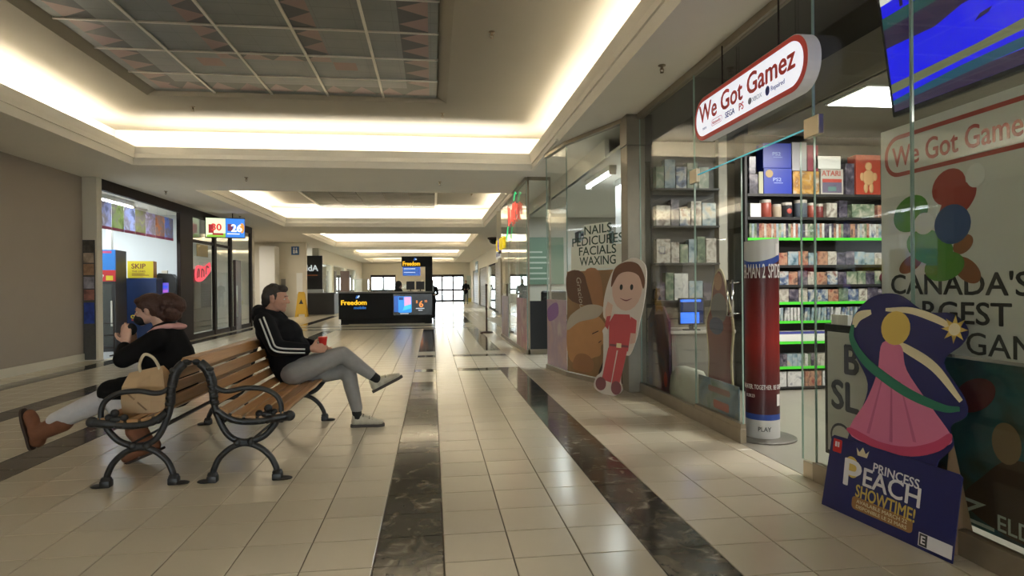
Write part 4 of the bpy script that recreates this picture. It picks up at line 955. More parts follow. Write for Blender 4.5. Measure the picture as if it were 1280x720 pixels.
bg_ = MB(); bg_.rings([[(x*a, y*b_, z) for x, y in ((-1, -1), (0, -1.15), (1, -1), (1.08, 0), (1, 1), (0, 1.1), (-1, 1), (-1.05, 0))] for z, a, b_ in ((0, .10, .22), (.12, .11, .25), (.26, .10, .24), (.36, .05, .21))])
tag(bg_.build('shopping_bag', mat('bag_pale', (.42, .43, .36), .7, bump=.4), None, True, M=Matrix.Translation((2.50, 5.83, .03))), 'pale crumpled shopping bag on the floor behind the middle shop pane', 'bag')
lb_ = thing('poster', 'blue picture board with a red title patch leaning low behind the glass door', 'poster', F_W((2.385, 5.36, .115))); MB().box(0, .74, 0, .29, -.01, 0).build('sheet', art_mat('blue_art', [(.05, .10, .18), (.12, .20, .28), (.2, .24, .24), (.05, .12, .09)], 5), lb_); flat(rrect(.30, .05, .58, .12, .02), PRED, lb_); flat(rrect(.20, .18, .60, .23, .02), mat('title_rose', (.22, .08, .08), .5), lb_)
gc = thing('cardboard_cutout', 'pale-edged cardboard cut-out with red and grey patches behind the glass door', 'cut-out', F_W((2.56, 5.58, .02)))
OUT = smooth_loop([(.02, 0), (.52, 0), (.50, .5), (.54, .82), (.46, 1.05), (.36, 1.28), (.26, 1.34), (.16, 1.22), (.10, 1.0), (.0, .85), (.05, .5)], 4)
MB().prism(OUT, -.012, 0).build('board', mat('cut_edge', (.50, .42, .26), .6), gc)
flat([(x*.90+.027, y*.965+.02) for x, y in OUT], mat('cut_red', (.17, .03, .03), .6), gc, .0005); flat(ell(.27, .98, .16, .14), mat('cut_grey', (.13, .13, .15), .6), gc, .002); flat(ell(.22, .82, .14, .08), mat('cut_navy', (.03, .04, .12), .6), gc, .003); flat(ell(.26, 1.22, .08, .08), mat('cut_tan', (.35, .15, .07), .6), gc, .003)
# ------------------------------------------------------------------ pink cardboard standee and its navy base, outside the glass
LEAN = .12
def standee_frame(A, B, lean):
    d = Vector((B[0]-A[0], B[1]-A[1], 0)).normalized(); n = Vector((-d.y, d.x, 0)); up_ = (n*lean+Vector((0, 0, 1))).normalized()
    return frame((A[0], A[1], 0), d, up_)
st = thing('cardboard_standee', 'leaning navy cardboard standee with a pink bell-shaped cut-out and white game title', 'standee', standee_frame((2.12, 3.177), (2.217, 2.415), LEAN))
NAVY = mat('standee_navy', (.012, .014, .10), .45); KR = mat('card_brown', (.20, .12, .06), .8)
MB().prism([(0, 0), (.768, 0), (.780, .375), (.765, .387), (.045, .392), (.029, .378)], -.006, 0).build('base_board', NAVY, st)
CUT = smooth_loop([(.20, 1.15), (.36, 1.17), (.52, 1.09), (.66, 1.085), (.74, 1.02), (.72, .95), (.64, .86), (.75, .72), (.766, .641), (.70, .58), (.72, .50), (.66, .42), (.60, .37), (.18, .37), (.134, .404), (.189, .525), (.23, .70), (.107, .875), (.09, 1.03)], 5)
MB().prism(CUT, -.012, -.007).build('cut_out', NAVY, st)
PK = mat('standee_pink', (.62, .17, .30), .5); PKD = mat('standee_rose', (.50, .05, .13), .5); GRN = mat('standee_green', (.02, .17, .10), .5); YEL = mat('standee_gold', (.62, .44, .10), .5); CRM = mat('standee_cream', (.70, .62, .40), .5); WT = mat('standee_white', (.72, .70, .70), .5)
Z0 = -.0065
def ribbon(pts, wd, m_, z):
    p = spline([(x, y, 0) for x, y in pts], 6); q = MB(); L_, R2 = [], []
    for i, a in enumerate(p):
        t = (p[min(i+1, len(p)-1)]-p[max(i-1, 0)]).normalized(); nn = Vector((-t.y, t.x, 0)); w_ = wd*(.35+.65*math.sin(math.pi*min(1, max(.0, (i+1)/(len(p)+1))))); L_.append(a+nn*w_/2); R2.append(a-nn*w_/2)
    flat([(v.x, v.y) for v in R2]+[(v.x, v.y) for v in reversed(L_)], m_, st, z)
ribbon([(.74, .70), (.60, .83), (.45, .90), (.36, .93)], .045, CRM, Z0); ribbon([(.21, 1.075), (.13, 1.045), (.105, .99)], .05, CRM, Z0); ribbon([(.30, 1.09), (.45, 1.09), (.60, 1.05), (.68, 1.01)], .035, CRM, Z0)
flat(smooth_loop([(.30, .92), (.41, .915), (.455, .80), (.60, .65), (.715, .53), (.66, .475), (.523, .415), (.336, .397), (.14, .428), (.235, .62), (.285, .77)], 5), PK, st, Z0+.001)
flat(smooth_loop([(.14, .425), (.336, .385), (.523, .400), (.66, .460), (.715, .525), (.70, .55), (.63, .495), (.50, .44), (.33, .425), (.15, .455)], 4), PKD, st, Z0+.002)
for x0, y0, x1, y1 in ((.32, .76, .26, .45), (.37, .76, .40, .44), (.42, .74, .53, .47)): flat([(x0, y0), (x0+.006, y0), (x1+.012, y1), (x1-.006, y1)], mat('standee_fold', (.48, .11, .22), .5), st, Z0+.0022)
flat(ell(.37, 1.0, .085, .085), YEL, st, Z0+.002)
ribbon([(.10, 1.0), (.105, .92), (.20, .82), (.34, .745), (.50, .685), (.66, .655), (.74, .665)], .05, GRN, Z0+.004)
STAR = []
for k in range(16): a = 2*math.pi*k/16; r = .065 if k % 2 == 0 else .03; STAR.append((.683+r*math.cos(a), 1.014+r*math.sin(a)))
flat(STAR, YEL, st, Z0+.003); flat(ell(.683, 1.014, .028, .028), CRM, st, Z0+.004)
text('PRINCESS', .062, WT, st, x=.318, y=.272, z=.0005, bold=.012, wd=.262, rot=R_(-2)); text('P', .20, WT, st, x=.135, y=.155, z=.0005, bold=.016, wd=.115); text('EACH', .130, WT, st, x=.262, y=.185, z=.0005, bold=.014, wd=.33, rot=R_(-1)); text('SHOWTIME!', .088, YEL, st, x=.222, y=.118, z=.0008, bold=.016, wd=.35, rot=R_(-2))
flat([(.215, .325), (.275, .325), (.285, .362), (.265, .343), (.245, .372), (.225, .343), (.205, .362)], CRM, st, .0005); flat(ell(.185, .255, .045, .055, 20), YEL, st, .0002)
flat(rrect(.205, .050, .565, .115, .02), mat('plaque', (.30, .15, .05), .5), st, .0004); text('AVAILABLE MARCH 22', .026, CRM, st, x=.235, y=.086, z=.0014, wd=.30); text('DISPONIBLE LE 22 MARS', .024, CRM, st, x=.235, y=.060, z=.0014, wd=.30)
flat(rrect(.045, .305, .105, .375, .006), mat('tag_red', (.55, .02, .02), .5), st, .0004); flat(rect(.060, .335, .072, .362), WT, st, .0013); flat(rect(.077, .335, .089, .362), WT, st, .0013)
flat(rect(.600, .015, .765, .075), WT, st, .0004); flat(rect(.605, .018, .645, .072), INK, st, .0014); text('E', .05, WT, st, x=.611, y=.028, z=.0024, bold=.02)
MB().quad([(.70, 0, -.01), (.70, .55, -.01), (.70, .02, -.22)]).quad([(.706, .02, -.22), (.706, .55, -.01), (.706, 0, -.01)]).build('strut', KR, st); MB().box(.05, .75, .005, .30, -.010, -.007).build('back_card', KR, st)
# ------------------------------------------------------------------ pale-and-red cut-out standee by the nail salon
s2 = thing('cardboard_standee', 'tall white-edged cardboard cut-out in pale peach and red beside the steel post', 'standee', standee_frame((1.81, 6.88), (1.987, 6.588), .10))
CUT2 = smooth_loop([(.50, 1.52), (.64, 1.43), (.665, 1.233), (.64, .97), (.61, .85), (.579, .664), (.50, .47), (.415, .435), (.386, .191), (.417, .073), (.303, .0), (.14, .0), (.0, .058), (.018, .175), (.11, .286), (.093, .635), (.077, .71), (.15, .80), (.07, .885), (.082, 1.137), (.186, 1.398), (.34, 1.49)], 5)
MB().prism(CUT2, -.008, 0).build('board', mat('cut_white', (.62, .57, .52), .5), s2)
PEA = mat('cut_peach', (.62, .42, .34), .5); RD2 = mat('cut_coral', (.50, .08, .09), .5); MAR = mat('cut_maroon', (.20, .07, .08), .5); HR2 = mat('cut_hair', (.16, .07, .04), .5)
flat(ell(.40, 1.19, .215, .25), PEA, s2, .001, 'face'); flat(smooth_loop([(.17, 1.20), (.20, 1.40), (.36, 1.48), (.54, 1.45), (.64, 1.30), (.63, 1.18), (.56, 1.32), (.42, 1.37), (.27, 1.34)], 5), HR2, s2, .002, 'hair')
for ex in (.32, .47): flat(ell(ex, 1.20, .022, .032), INK, s2, .003, 'eye')
flat(smooth_loop([(.31, 1.08), (.40, 1.045), (.49, 1.08), (.40, 1.06)], 5), MAR, s2, .003, 'mouth')
flat([(.11, .82), (.19, .86), (.21, 1.0), (.13, 1.04), (.10, .95)], PEA, s2, .0008, 'arm'); flat([(.48, .84), (.57, .82), (.565, .60), (.49, .58)], PEA, s2, .0008, 'arm')
flat([(.19, .50), (.47, .50), (.50, .80), (.46, .90), (.24, .90), (.17, .80)], RD2, s2, .0012, 'jumper'); flat([(.49, .70), (.56, .70), (.565, .84), (.48, .88)], RD2, s2, .0016, 'sleeve'); flat([(.16, .72), (.19, .88), (.13, .87), (.11, .76)], RD2, s2, .0016, 'sleeve')
flat(rect(.20, .54, .47, .565), MAR, s2, .002, 'belt'); flat(rect(.30, .53, .37, .58), CRM, s2, .003, 'buckle')
flat([(.18, .52), (.31, .52), (.25, .14), (.11, .16)], RD2, s2, .0014, 'trouser_leg'); flat([(.33, .52), (.46, .52), (.37, .12), (.26, .12)], RD2, s2, .0014, 'trouser_leg'); flat(ell(.10, .11, .08, .075, 10), MAR, s2, .0022, 'shoe'); flat(ell(.33, .09, .075, .075, 10), MAR, s2, .0022, 'shoe')
MB().box(.20, .23, .02, .9, -.20, -.01).build('strut', KR, s2)

# ================================================================== nail salon, right side beyond the post
SA, SB_, SC_ = (2.23, 6.95), (1.797, 8.18), (1.683, 9.03)
def panel_frame(A, B, z=0): return frame((A[0], A[1], z), (B[0]-A[0], B[1]-A[1], 0), (0, 0, 1))
SALW = mat('salon_wall', (.50, .47, .40), .7)
struct(MB().box(2.0, 8.0, 6.97, 24, -.02, .002).build('floor', SHOPFLOOR)); wall('wall_salon_back', SALW, 8.0, 8.1, 6.96, 24, 0, 3.9); wall('wall_salon_end', SALW, 2.0, 8.0, 15.0, 15.1, 0, 3.9); struct(MB().box(2.3, 8.0, 6.97, 15, 2.9, 2.94).box(1.66, 2.3, 8.2, 15, 3.16, 3.19).build('ceiling', PAINT)); wall('wall_salon_beam', PAINT, 2.28, 2.34, 8.0, 15, 2.90, 3.2)
win2 = struct(MB().box(0, 1.32, -.03, .03, 0, .06).box(0, 1.32, -.03, .03, ZS-.05, ZS).build('window_2', SILL, M=frame((SB_[0], SB_[1], 0), (SA[0]-SB_[0], SA[1]-SB_[1], 0), (-(SA[1]-SB_[1]), SA[0]-SB_[0], 0))))
PF = panel_frame(SB_, SA)
def gl(parent, F, L, z0, z1):
    p = MB().box(.004, L-.004, z0, z1, -.005, .005).build('pane', GLASS, parent); p.matrix_world = F
    e = MB().box(.0035, .008, z0, z1, -.0056, .0056).box(L-.008, L-.0035, z0, z1, -.0056, .0056).build('polished_edge', GEDGE, p); return p
win2.matrix_world = Matrix.Identity(4)
bm_ = win2.data; bm_.transform(frame((SB_[0], SB_[1], 0), (SA[0]-SB_[0], SA[1]-SB_[1], 0), (-(SA[1]-SB_[1]), SA[0]-SB_[0], 0)))
L1 = math.hypot(SA[0]-SB_[0], SA[1]-SB_[1]); L2 = math.hypot(SB_[0]-SC_[0], SB_[1]-SC_[1])
gl(win2, PF, L1, .06, ZS-.05)
PF2 = panel_frame(SC_, SB_)
win3 = struct(MB().box(0, L2, 0, .06, -.03, .03).box(0, L2, ZS-.05, ZS, -.03, .03).build('window_3', SILL, M=PF2)); p = MB().box(.004, L2-.004, .06, ZS-.05, -.005, .005).build('pane', GLASS, win3); MB().box(.0035, .008, .06, ZS-.05, -.0056, .0056).build('polished_edge', GEDGE, p)
# lettering sheet and the lower picture sheet on the slanted pane
ns = thing('window_sign', 'white translucent window sheet with dark green lettering listing nail salon services', 'sign', PF @ Matrix.Translation((0, 0, .008)))
SHEET = mat('sheet_pale', (.80, .83, .75), .6)
MB().prism([(.12, 1.42), (1.27, 1.415), (1.29, 1.56), (1.29, 1.69), (.98, 1.72), (.96, 1.98), (.43, 1.99), (.43, 1.80), (.12, 1.76)], 0, .002).build('sheet', SHEET, ns)
GREENINK = mat('green_ink', (.012, .055, .030), .5)
for s_, x_, y_, wd in (('NAILS', .43, 1.862, .60), ('PEDICURES', .14, 1.728, 1.12), ('FACIALS', .30, 1.602, .82), ('WAXING', .33, 1.473, .78)):
    o = text(s_, .155, GREENINK, ns, bold=.008, z=.003); wx = max(v.co.x for v in o.data.vertices); o.matrix_local = Matrix.Translation((x_, y_, .003)) @ Matrix.Diagonal((wd/wx, 1, 1, 1))
sp = thing('window_poster', 'brown spa photo sheet with a towel-wrapped face on the slanted salon pane', 'poster', PF @ Matrix.Translation((0, 0, .008)))
MB().box(.01, 1.31, .07, 1.405, 0, .002).build('sheet', mat('spa_brown', (.30, .17, .07), .5, noise=.25, nscale=3), sp)
SK2 = mat('spa_skin', (.52, .26, .10), .5, noise=.1, nscale=5); SK3 = mat('spa_skin_dark', (.36, .17, .07), .5); TW = mat('spa_towel', (.50, .44, .35), .5); DKB = mat('spa_dark', (.035, .018, .012), .5)
flat(smooth_loop([(.75, .07), (1.30, .07), (1.30, .55), (1.05, .50), (.85, .30)], 4), DKB, sp, .002); flat(smooth_loop([(.45, 1.40), (.75, 1.40), (.85, 1.05), (.80, .85), (.66, .92), (.56, 1.1)], 4), SK3, sp, .0022); flat(smooth_loop([(.02, 1.38), (.40, 1.38), (.62, 1.02), (.50, .96), (.05, 1.05)], 4), mat('spa_umber', (.13, .06, .03), .5), sp, .0021)
flat(smooth_loop([(.02, .30), (.02, .66), (.30, .80), (.70, .84), (.90, .72), (.95, .55), (.80, .48), (.78, .36), (.60, .30), (.45, .22), (.20, .18)], 5), SK2, sp, .0024); flat(smooth_loop([(.02, .62), (.30, .74), (.72, .82), (.84, .95), (.50, .97), (.15, .85), (.02, .74)], 5), TW, sp, .0028); flat(smooth_loop([(.15, .12), (.55, .12), (.62, .26), (.45, .34), (.22, .30)], 4), SK3, sp, .0028)
for x0, y0, x1, y1 in ((.60, .60, .74, .645), (.74, .50, .80, .53)): flat([(x0, y0), (x1, y1), (x1, y1+.012), (x0, y0+.012)], DKB, sp, .0032)
text('Gracious', .15, TW, sp, x=.24, y=1.33, z=.003, rot=R_(-78), sx=.85, shear=.3)
pp = thing('window_poster', 'pale pink and lilac photo sheet on the narrow salon pane', 'poster', PF2 @ Matrix.Translation((0, 0, .008))); MB().box(.01, L2-.01, .07, 1.02, 0, .002).build('sheet', art_mat('pink_art', [(.45, .28, .25), (.55, .38, .36), (.42, .30, .38), (.55, .48, .45)], 2.2), pp); flat(smooth_loop([(.05, .88), (.45, .98), (.5, .80), (.1, .70)], 4), mat('lilac', (.26, .12, .36), .5), pp, .002)
# inside the salon
def tube_light(label, M, L=1.35):
    t_ = thing('tube_light', label, 'ceiling light', M); MB().box(-.06, .06, 0, L, -.07, 0).build('housing', WHITE, t_); MB().tube([(0, .02, -.09), (0, L-.02, -.09)], .028, 10).build('tube', mat('tube_lit', (1, 1, 1), .4, emit=7, ecol=(.92, .97, 1)), t_, True); MB().box(-.05, .05, -.01, .02, -.13, 0).box(-.05, .05, L-.02, L+.01, -.13, 0).build('end_cap', ALU, t_); return t_
tube_light('bright fluorescent tube fitting hanging over the salon lettering sheet', Matrix.Translation((2.52, 8.45, 2.90)))
tube_light('fluorescent tube fitting deeper in the salon behind the slanted pane', Matrix.Translation((3.35, 8.5, 2.90)))
area('salon_lamp', (3.0, 9.2, 2.80), .6, 1.6, 26, COOL, (0, 0, -1)); area('salon_lamp', (5.0, 11.5, 2.85), .6, 2.4, 36, COOL, (0, 0, -1)); area('salon_lamp', (2.9, 13, 2.85), .4, 1.6, 22, COOL, (0, 0, -1))
struct(MB().box(2.95, 3.42, 9.3, 9.75, 0, 2.9).build('trim_6', mat('white_column', (.62, .62, .60), .6)))
cb = thing('wall_cabinet', 'dark wall cabinet with glass jars behind the salon lettering sheet', 'cabinet', (2.75, 10.2, 1.55)); MB().box(-.30, .30, 0, .3, 0, .03).box(-.30, .30, 0, .3, .55, .58).box(-.30, -.27, 0, .3, 0, .58).box(.27, .30, 0, .3, 0, .58).box(-.3, .3, .27, .3, 0, .58).box(-.3, .3, 0, .3, .28, .30).build('cabinet_body', mat('cab_green', (.05, .07, .055), .5), cb)
for k in range(5): tag(MB().lathe([(.035, 0), (.035, .12), (.02, .16), (.02, .2)], 10).build('bottle', [WHITE, PINK, CREAM][k % 3], None, True, M=Matrix.Translation((2.53+.11*k, 10.3, 1.85))), 'small salon bottle, %s from the left on the wall cabinet shelf' % ordinal(k+1), 'bottle', 'bottles on the salon wall cabinet')
rc = thing('reception_desk', 'low white salon desk behind the picture sheets', 'desk', (2.9, 9.0, 0)); MB().box(-.5, .3, -.25, .25, 0, .95).build('desk_body', PALE, rc); MB().box(-.55, .35, -.3, .3, .95, .99, bev=.006).build('desk_top', WHITE, rc)
ms = thing('menu_board', 'pale green wall board with rows of small print deeper in the salon', 'board', F_S((2.1, 14.94, 1.25))); MB().box(0, 1.1, 0, 1.15, -.03, 0).build('board', mat('menu_green', (.14, .22, .15), .5), ms)
for k in range(6): flat(rect(.08, .12+.13*k, .77-.1*(k % 3), .16+.13*k), mat('menu_print', (.45, .5, .42), .5), ms)
bs = thing('lamp', 'small blue glowing lamp standing on the salon desk', 'lamp', (2.62, 9.0, .99)); MB().lathe([(.05, 0), (.05, .02), (.015, .03), (.015, .08)], 14).build('base', ALU, bs, True); MB().lathe([(.06, .08), (.075, .12), (.07, .22), (.04, .25)], 16).build('shade', mat('blue_glow', (.1, .25, .8), .4, emit=1.6), bs, True)
# recessed salon entrance: dark glass door facing us, then posters along the front
d4 = struct(MB().box(1.68, 2.10, 10.86, 10.90, 0, .09).box(1.68, 2.10, 10.86, 10.90, ZS-.06, ZS).box(1.68, 1.71, 10.86, 10.90, 0, ZS).box(2.07, 2.10, 10.86, 10.90, 0, ZS).build('door_4', SILL))
MB().box(1.71, 2.07, 10.875, 10.885, .09, ZS-.06).build('pane', GLASS, d4); MB().box(1.71, 2.07, 10.87, 10.874, .09, .95).build('dark_film', BLACK, d4)
win4 = struct(MB().box(1.64, 1.70, 10.9, 15.0, 0, .07).box(1.64, 1.70, 10.9, 15.0, ZS-.06, ZS).build('window_4', SILL))
for a, b in ((10.9, 12.2), (12.2, 13.6), (13.6, 15.0)):
    p = MB().box(1.665, 1.675, a+.004, b-.004, .07, ZS-.06).build('pane', GLASS, win4); MB().box(1.6645, 1.6755, a+.003, a+.009, .07, ZS-.06).build('polished_edge', GEDGE, p)
ps = thing('window_poster', 'tall warm pink photo sheet beside the dark salon door', 'poster', F_W((1.655, 12.2, .07))); MB().box(0, 1.28, 0, .92, 0, .002).build('sheet', art_mat('warm_art', [(.30, .12, .10), (.50, .30, .24), (.42, .16, .18), (.55, .42, .35)], 2.0), ps)
ps = thing('window_poster', 'dim pink photo sheet further along the salon front', 'poster', F_W((1.655, 14.9, .07))); MB().box(0, 1.26, 0, .92, 0, .002).build('sheet', art_mat('warm_art2', [(.35, .2, .2), (.45, .36, .34), (.25, .2, .3)], 2.0), ps)
ch = thing('salon_chair', 'black salon chair seen through the dark salon door', 'chair', (2.35, 11.7, 0)); MB().box(-.25, .25, -.25, .25, .42, .54, bev=.04).build('seat', BLACK, ch); MB().box(-.25, .25, .18, .30, .5, 1.12, bev=.04).build('backrest', BLACK, ch); MB().lathe([(.24, 0), (.24, .02), (.04, .05), (.04, .42)], 16).build('base', ALU, ch, True)
for s_ in (-1, 1): MB().box(s_*.29-.035, s_*.29+.035, -.22, .24, .55, .66, bev=.02).build('armrest', BLACK, ch)
# neon signs on the glass
NR = mat('neon_red', (.9, .08, .05), .4, emit=.7, ecol=(1, .16, .10)); NG = mat('neon_green', (.03, .5, .15), .4, emit=.7, ecol=(.08, .9, .3)); NY = mat('neon_yellow', (.8, .6, .02), .4, emit=.45, ecol=(1, .75, .03)); NB = mat('neon_violet', (.08, .06, .45), .4, emit=.5)
ne = thing('neon_sign', 'red script neon sign with green leaf strokes high on the salon glass', 'sign', F_W((1.62, 13.2, 2.50)))
def stroke(pts, r=.018): return MB().tube(spline([(x, y, 0) for x, y in pts], 5), r, 7)
for pts in ([(0, .42), (.05, .18), (.12, .0), (.22, .2), (.24, .36), (.30, .12), (.36, .02)], [(.56, .04), (.58, .28)], [(.78, .02), (.80, .34), (.90, .34), (.92, .06)], [(1.05, .20), (1.22, .26), (1.15, .36), (1.04, .28), (1.06, .06), (1.22, .02)], [(1.42, .30), (1.36, .10)]): stroke(pts, .013).build('tube', NR, ne, True)
for pts in ([(-.25, -.30), (-.10, -.05), (.02, -.02)], [(.95, .42), (1.15, .55), (1.30, .50)], [(-.3, -.22), (-.15, -.12), (-.1, -.02)]): stroke(pts, .012).build('leaf', NG, ne, True)
ys_ = thing('letter_sign', 'yellow raised block letters with one violet letter over the shop beyond the salon', 'sign', F_W((1.66, 15.9, 2.12)))
for k, (ch_, m_) in enumerate((('S', NY), ('O', NB), ('U', NY), ('P', NY), ('S', NY))):
    text(ch_, .36, m_, ys_, x=.36*k, y=0, z=0, bold=.05, ext=.03)
MB().box(-.1, 1.95, -.06, .32, -.10, -.04).build('backer', DARKF, ys_)
# ------------------------------------------------------------------ shops further down the right side
wall('wall_right_return', CREAM, 1.66, 3.0, 15.9, 16.05, 2.4, ZS); wall('wall_right_shop', PALE, 3.2, 8.0, 24.0, 24.1, 0, 3.9)
win5 = struct(MB().box(3.0, 3.06, 16.05, 24, 0, .08).box(3.0, 3.06, 16.05, 24, 2.6, ZS).box(3.0, 3.08, 23.9, 24.0, 0, ZS).build('window_5', SILL))
for k in range(4): MB().box(3.02, 3.03, 16.06+1.97*k, 18.0+1.97*k, .08, 2.6).build('pane', GLASS, win5); MB().box(3.0, 3.05, 17.99+1.97*k, 18.04+1.97*k, .08, 2.6).build('mullion', ALU, win5)
area('salon_lamp', (5, 20, 2.9), 1.2, 3, 90, COOL, (0, 0, -1)); struct(MB().box(3.05, 8, 16, 24, 2.95, 2.99).build('ceiling', PAINT))
for k, (y, lb) in enumerate(((17.2, 'white display rack nearest in the bright shop beyond the salon'), (19.4, 'white display rack second in the bright shop beyond the salon'), (21.6, 'white display rack furthest in the bright shop beyond the salon'))):
    t_ = thing('display_rack', lb, 'rack', (4.2, y, 0)); MB().box(-.3, .3, -.7, -.66, 0, 1.8).box(-.3, .3, .66, .7, 0, 1.8).build('side_panel', WHITE, t_)
    for q in range(4): MB().box(-.3, .3, -.66, .66, .15+.5*q, .19+.5*q).build('shelf', PALE, t_); MB().box(-.25, .2, -.6, .6, .19+.5*q, .42+.5*q).build('stock', art_mat('stock', [(.1, .2, .3), (.5, .5, .5), (.3, .35, .4), (.05, .07, .1)], 6), t_)
GRIL = mat('shutter_olive', (.22, .185, .125), .5, noise=.1, nscale=6)
wb = MB().box(3.0, 3.2, 24.1, 50, 2.35, ZS)
for y0, y1 in ((25.6, 26.6), (33.6, 34.4), (40.2, 41.2), (46.5, 50)): wb.box(3.0, 3.2, y0, y1, 0, 2.35)
struct(wb.build('wall_right', CREAM)); wall('wall_right_inner', PALE, 4.5, 4.6, 24.1, 50, 0, 3.9)
struct(MB().box(2.92, 3.22, 26.6, 27.6, 0, 2.45).build('trim_7', mat('olive_pier', (.27, .23, .16), .5)))
def shutter(n, y0, y1, lab=None):
    s_ = struct(MB().box(3.06, 3.12, y0, y0+.08, 0, 2.35).box(3.06, 3.12, y1-.08, y1, 0, 2.35).build('door_%d' % n, DARKF))
    z = .02
    me = None
    while z < 2.3:
        if me is None: me = MB().box(3.07, 3.10, y0+.08, y1-.08, 0, .145).bm; m2 = bpy.data.meshes.new('slat'); me.to_mesh(m2); me.free(); m2.materials.append(GRIL)
        link('slat', m2, s_, Matrix.Translation((0, 0, z))); z += .155
shutter(5, 27.6, 30.5); shutter(6, 34.4, 40.2); shutter(7, 41.2, 46.5)
win6 = struct(MB().box(3.05, 3.1, 30.5, 33.6, 0, .1).box(3.05, 3.1, 30.5, 33.6, 2.28, 2.35).build('window_6', DARKF)); MB().box(3.07, 3.08, 30.5, 33.6, .1, 2.28).build('pane', GLASS, win6)
area('salon_lamp', (3.9, 32, 2.3), .6, 2.4, 50, COOL, (0, 0, -1))
def blade(label, y, z, w_, h_, m_, txt, tm):
    t_ = thing('wall_sign', label, 'sign', F_W((2.97, y, z))); MB().box(0, w_, 0, h_, -.05, .0, bev=.01).build('panel', m_, t_); [flat(rect(w_*(.08+.22*k), h_*.25, w_*(.22+.22*k), h_*(.75 if k % 2 else .62)), tm, t_) for k in range(4)]; return t_
blade('pale sign panel over the olive pier on the right wall', 29.0, 2.45, 1.9, .45, mat('sign_pale', (.55, .56, .58), .4, emit=.35), 'HAIR', SMALL)
blade('teal and white sign over the last shutter on the right wall', 43.2, 2.15, 2.2, .75, mat('sign_tealdark', (.03, .10, .12), .4), 'SALE', mat('sign_glow', (.7, .75, .75), .4, emit=.7))
ao = thing('folding_sign', 'pale standing banner with a yellow foot by the far right doors', 'sign', F_S((2.75, 48.6, 0))); MB().box(-.1, .9, .25, 2.05, -.03, 0).build('panel', mat('banner_pale', (.48, .56, .52), .5), ao); MB().box(-.15, .95, 0, .3, -.06, .02).build('foot', mat('banner_yellow', (.5, .45, .12), .5), ao)
# stanchion and dome camera
sn = thing('stanchion', 'thin dark stanchion post on a round base standing on the right strip', 'stanchion', (1.39, 16.15, 0)); STD = mat('stanchion_brown', (.09, .05, .035), .35, metal=.5)
MB().lathe([(.17, 0), (.17, .015), (.15, .03), (.03, .045), (.01, .05)], 24).build('base', STD, sn, True, ang=40); MB().lathe([(.022, .04), (.022, .60), (.03, .61), (.03, .66), (.022, .67), (.02, 1.22), (.028, 1.23), (.028, 1.26), (.005, 1.28)], 14).build('post', STD, sn, True, ang=40)
dc = thing('dome_camera', 'black dome security camera hanging from the soffit on the right', 'camera', (2.45, 24.6, ZS)); MB().lathe([(.26, 0), (.26, -.05), (.22, -.07)], 20).build('collar', DARKF, dc, True, ang=40); MB().lathe([(.22, -.07), (.205, -.14), (.15, -.22), (.08, -.262), (.005, -.275)], 18).build('dome', mat('dome_black', (.01, .01, .01), .1), dc, True)

# ================================================================== phone kiosk in the middle of the mall
KB = mat('kiosk_black', (.004, .0035, .0035), .5, spec=.25)
ki = thing('kiosk', 'long black phone kiosk counter with yellow and blue lettering and a tall sign tower', 'kiosk', (-3.08, 21.0, 0))
MB().box(.06, 3.05, .08, 1.5, 0, .16).build('plinth', KB, ki); MB().box(0, 3.10, 0, .62, .16, 1.02, bev=.01).box(0, .62, .62, 1.6, .16, 1.02).box(2.5, 3.10, .62, 1.6, .16, 1.02).build('counter_body', KB, ki); MB().box(-.02, 3.12, -.02, .64, 1.02, 1.065, bev=.006).box(-.02, .64, .64, 1.62, 1.02, 1.065).box(2.48, 3.12, .64, 1.62, 1.02, 1.065).build('counter_top', mat('kiosk_top', (.16, .15, .14), .3), ki)
KY = mat('kiosk_yellow', (.85, .48, .01), .4, emit=.9, ecol=(1, .55, .02)); KBL = mat('kiosk_blue', (.03, .18, .6), .4, emit=.5); KWH = mat('kiosk_white', (.6, .75, .9), .4, emit=.6)
def klet(s_, sz, m_, x, y, z, wd, par=None):
    o = text(s_, sz, m_, par or ki, bold=.03, ext=.008); wx = max(v.co.x for v in o.data.vertices); o.matrix_local = F_S((x, y, z)) @ Matrix.Diagonal((wd/wx, 1, 1, 1)); return o
klet('Freedom', .22, KY, .07, -.012, .64, .84); klet('mobile', .13, KBL, .49, -.012, .50, .40)
for k, (dx, dz) in enumerate(((0, 0), (.05, .03), (.02, .08), (.08, .09))): MB().box(.555+dx, .60+dx, -.014, -.004, .845+dz*.6, .895+dz*.6).build('logo_square', KWH if k % 2 else KBL, ki)
tvk = thing('television', 'screen on the kiosk front showing a blue phone and an orange price', 'screen', F_S((-1.30, 20.985, .28))); MB().box(0, 1.28, 0, .70, -.012, .012).build('housing', mat('tv_black', (.012, .012, .014), .25), tvk)
ks = flat(rect(.02, .02, 1.26, .68), em('ad_black', (.012, .012, .014), .3), tvk, .012, 'screen')
flat(rect(.02, .10, .22, .64), em('ad_blue', (.02, .12, .5), .8), ks, .014, 'picture'); flat(rrect(.16, .08, .60, .62, .04), em('ad_phone', (.02, .28, .85), 1.0), ks, .016, 'picture'); flat([(.36, .60), (.58, .60), (.58, .36), (.36, .30)], em('ad_pink', (.75, .40, .65), 1.0), ks, .018, 'picture'); flat([(.36, .30), (.58, .36), (.58, .22), (.30, .14)], em('ad_aqua', (.05, .55, .75), 1.0), ks, .018, 'picture'); flat(rrect(.18, .50, .33, .60, .02), em('ad_lens', (.01, .06, .3), .6), ks, .018, 'picture')
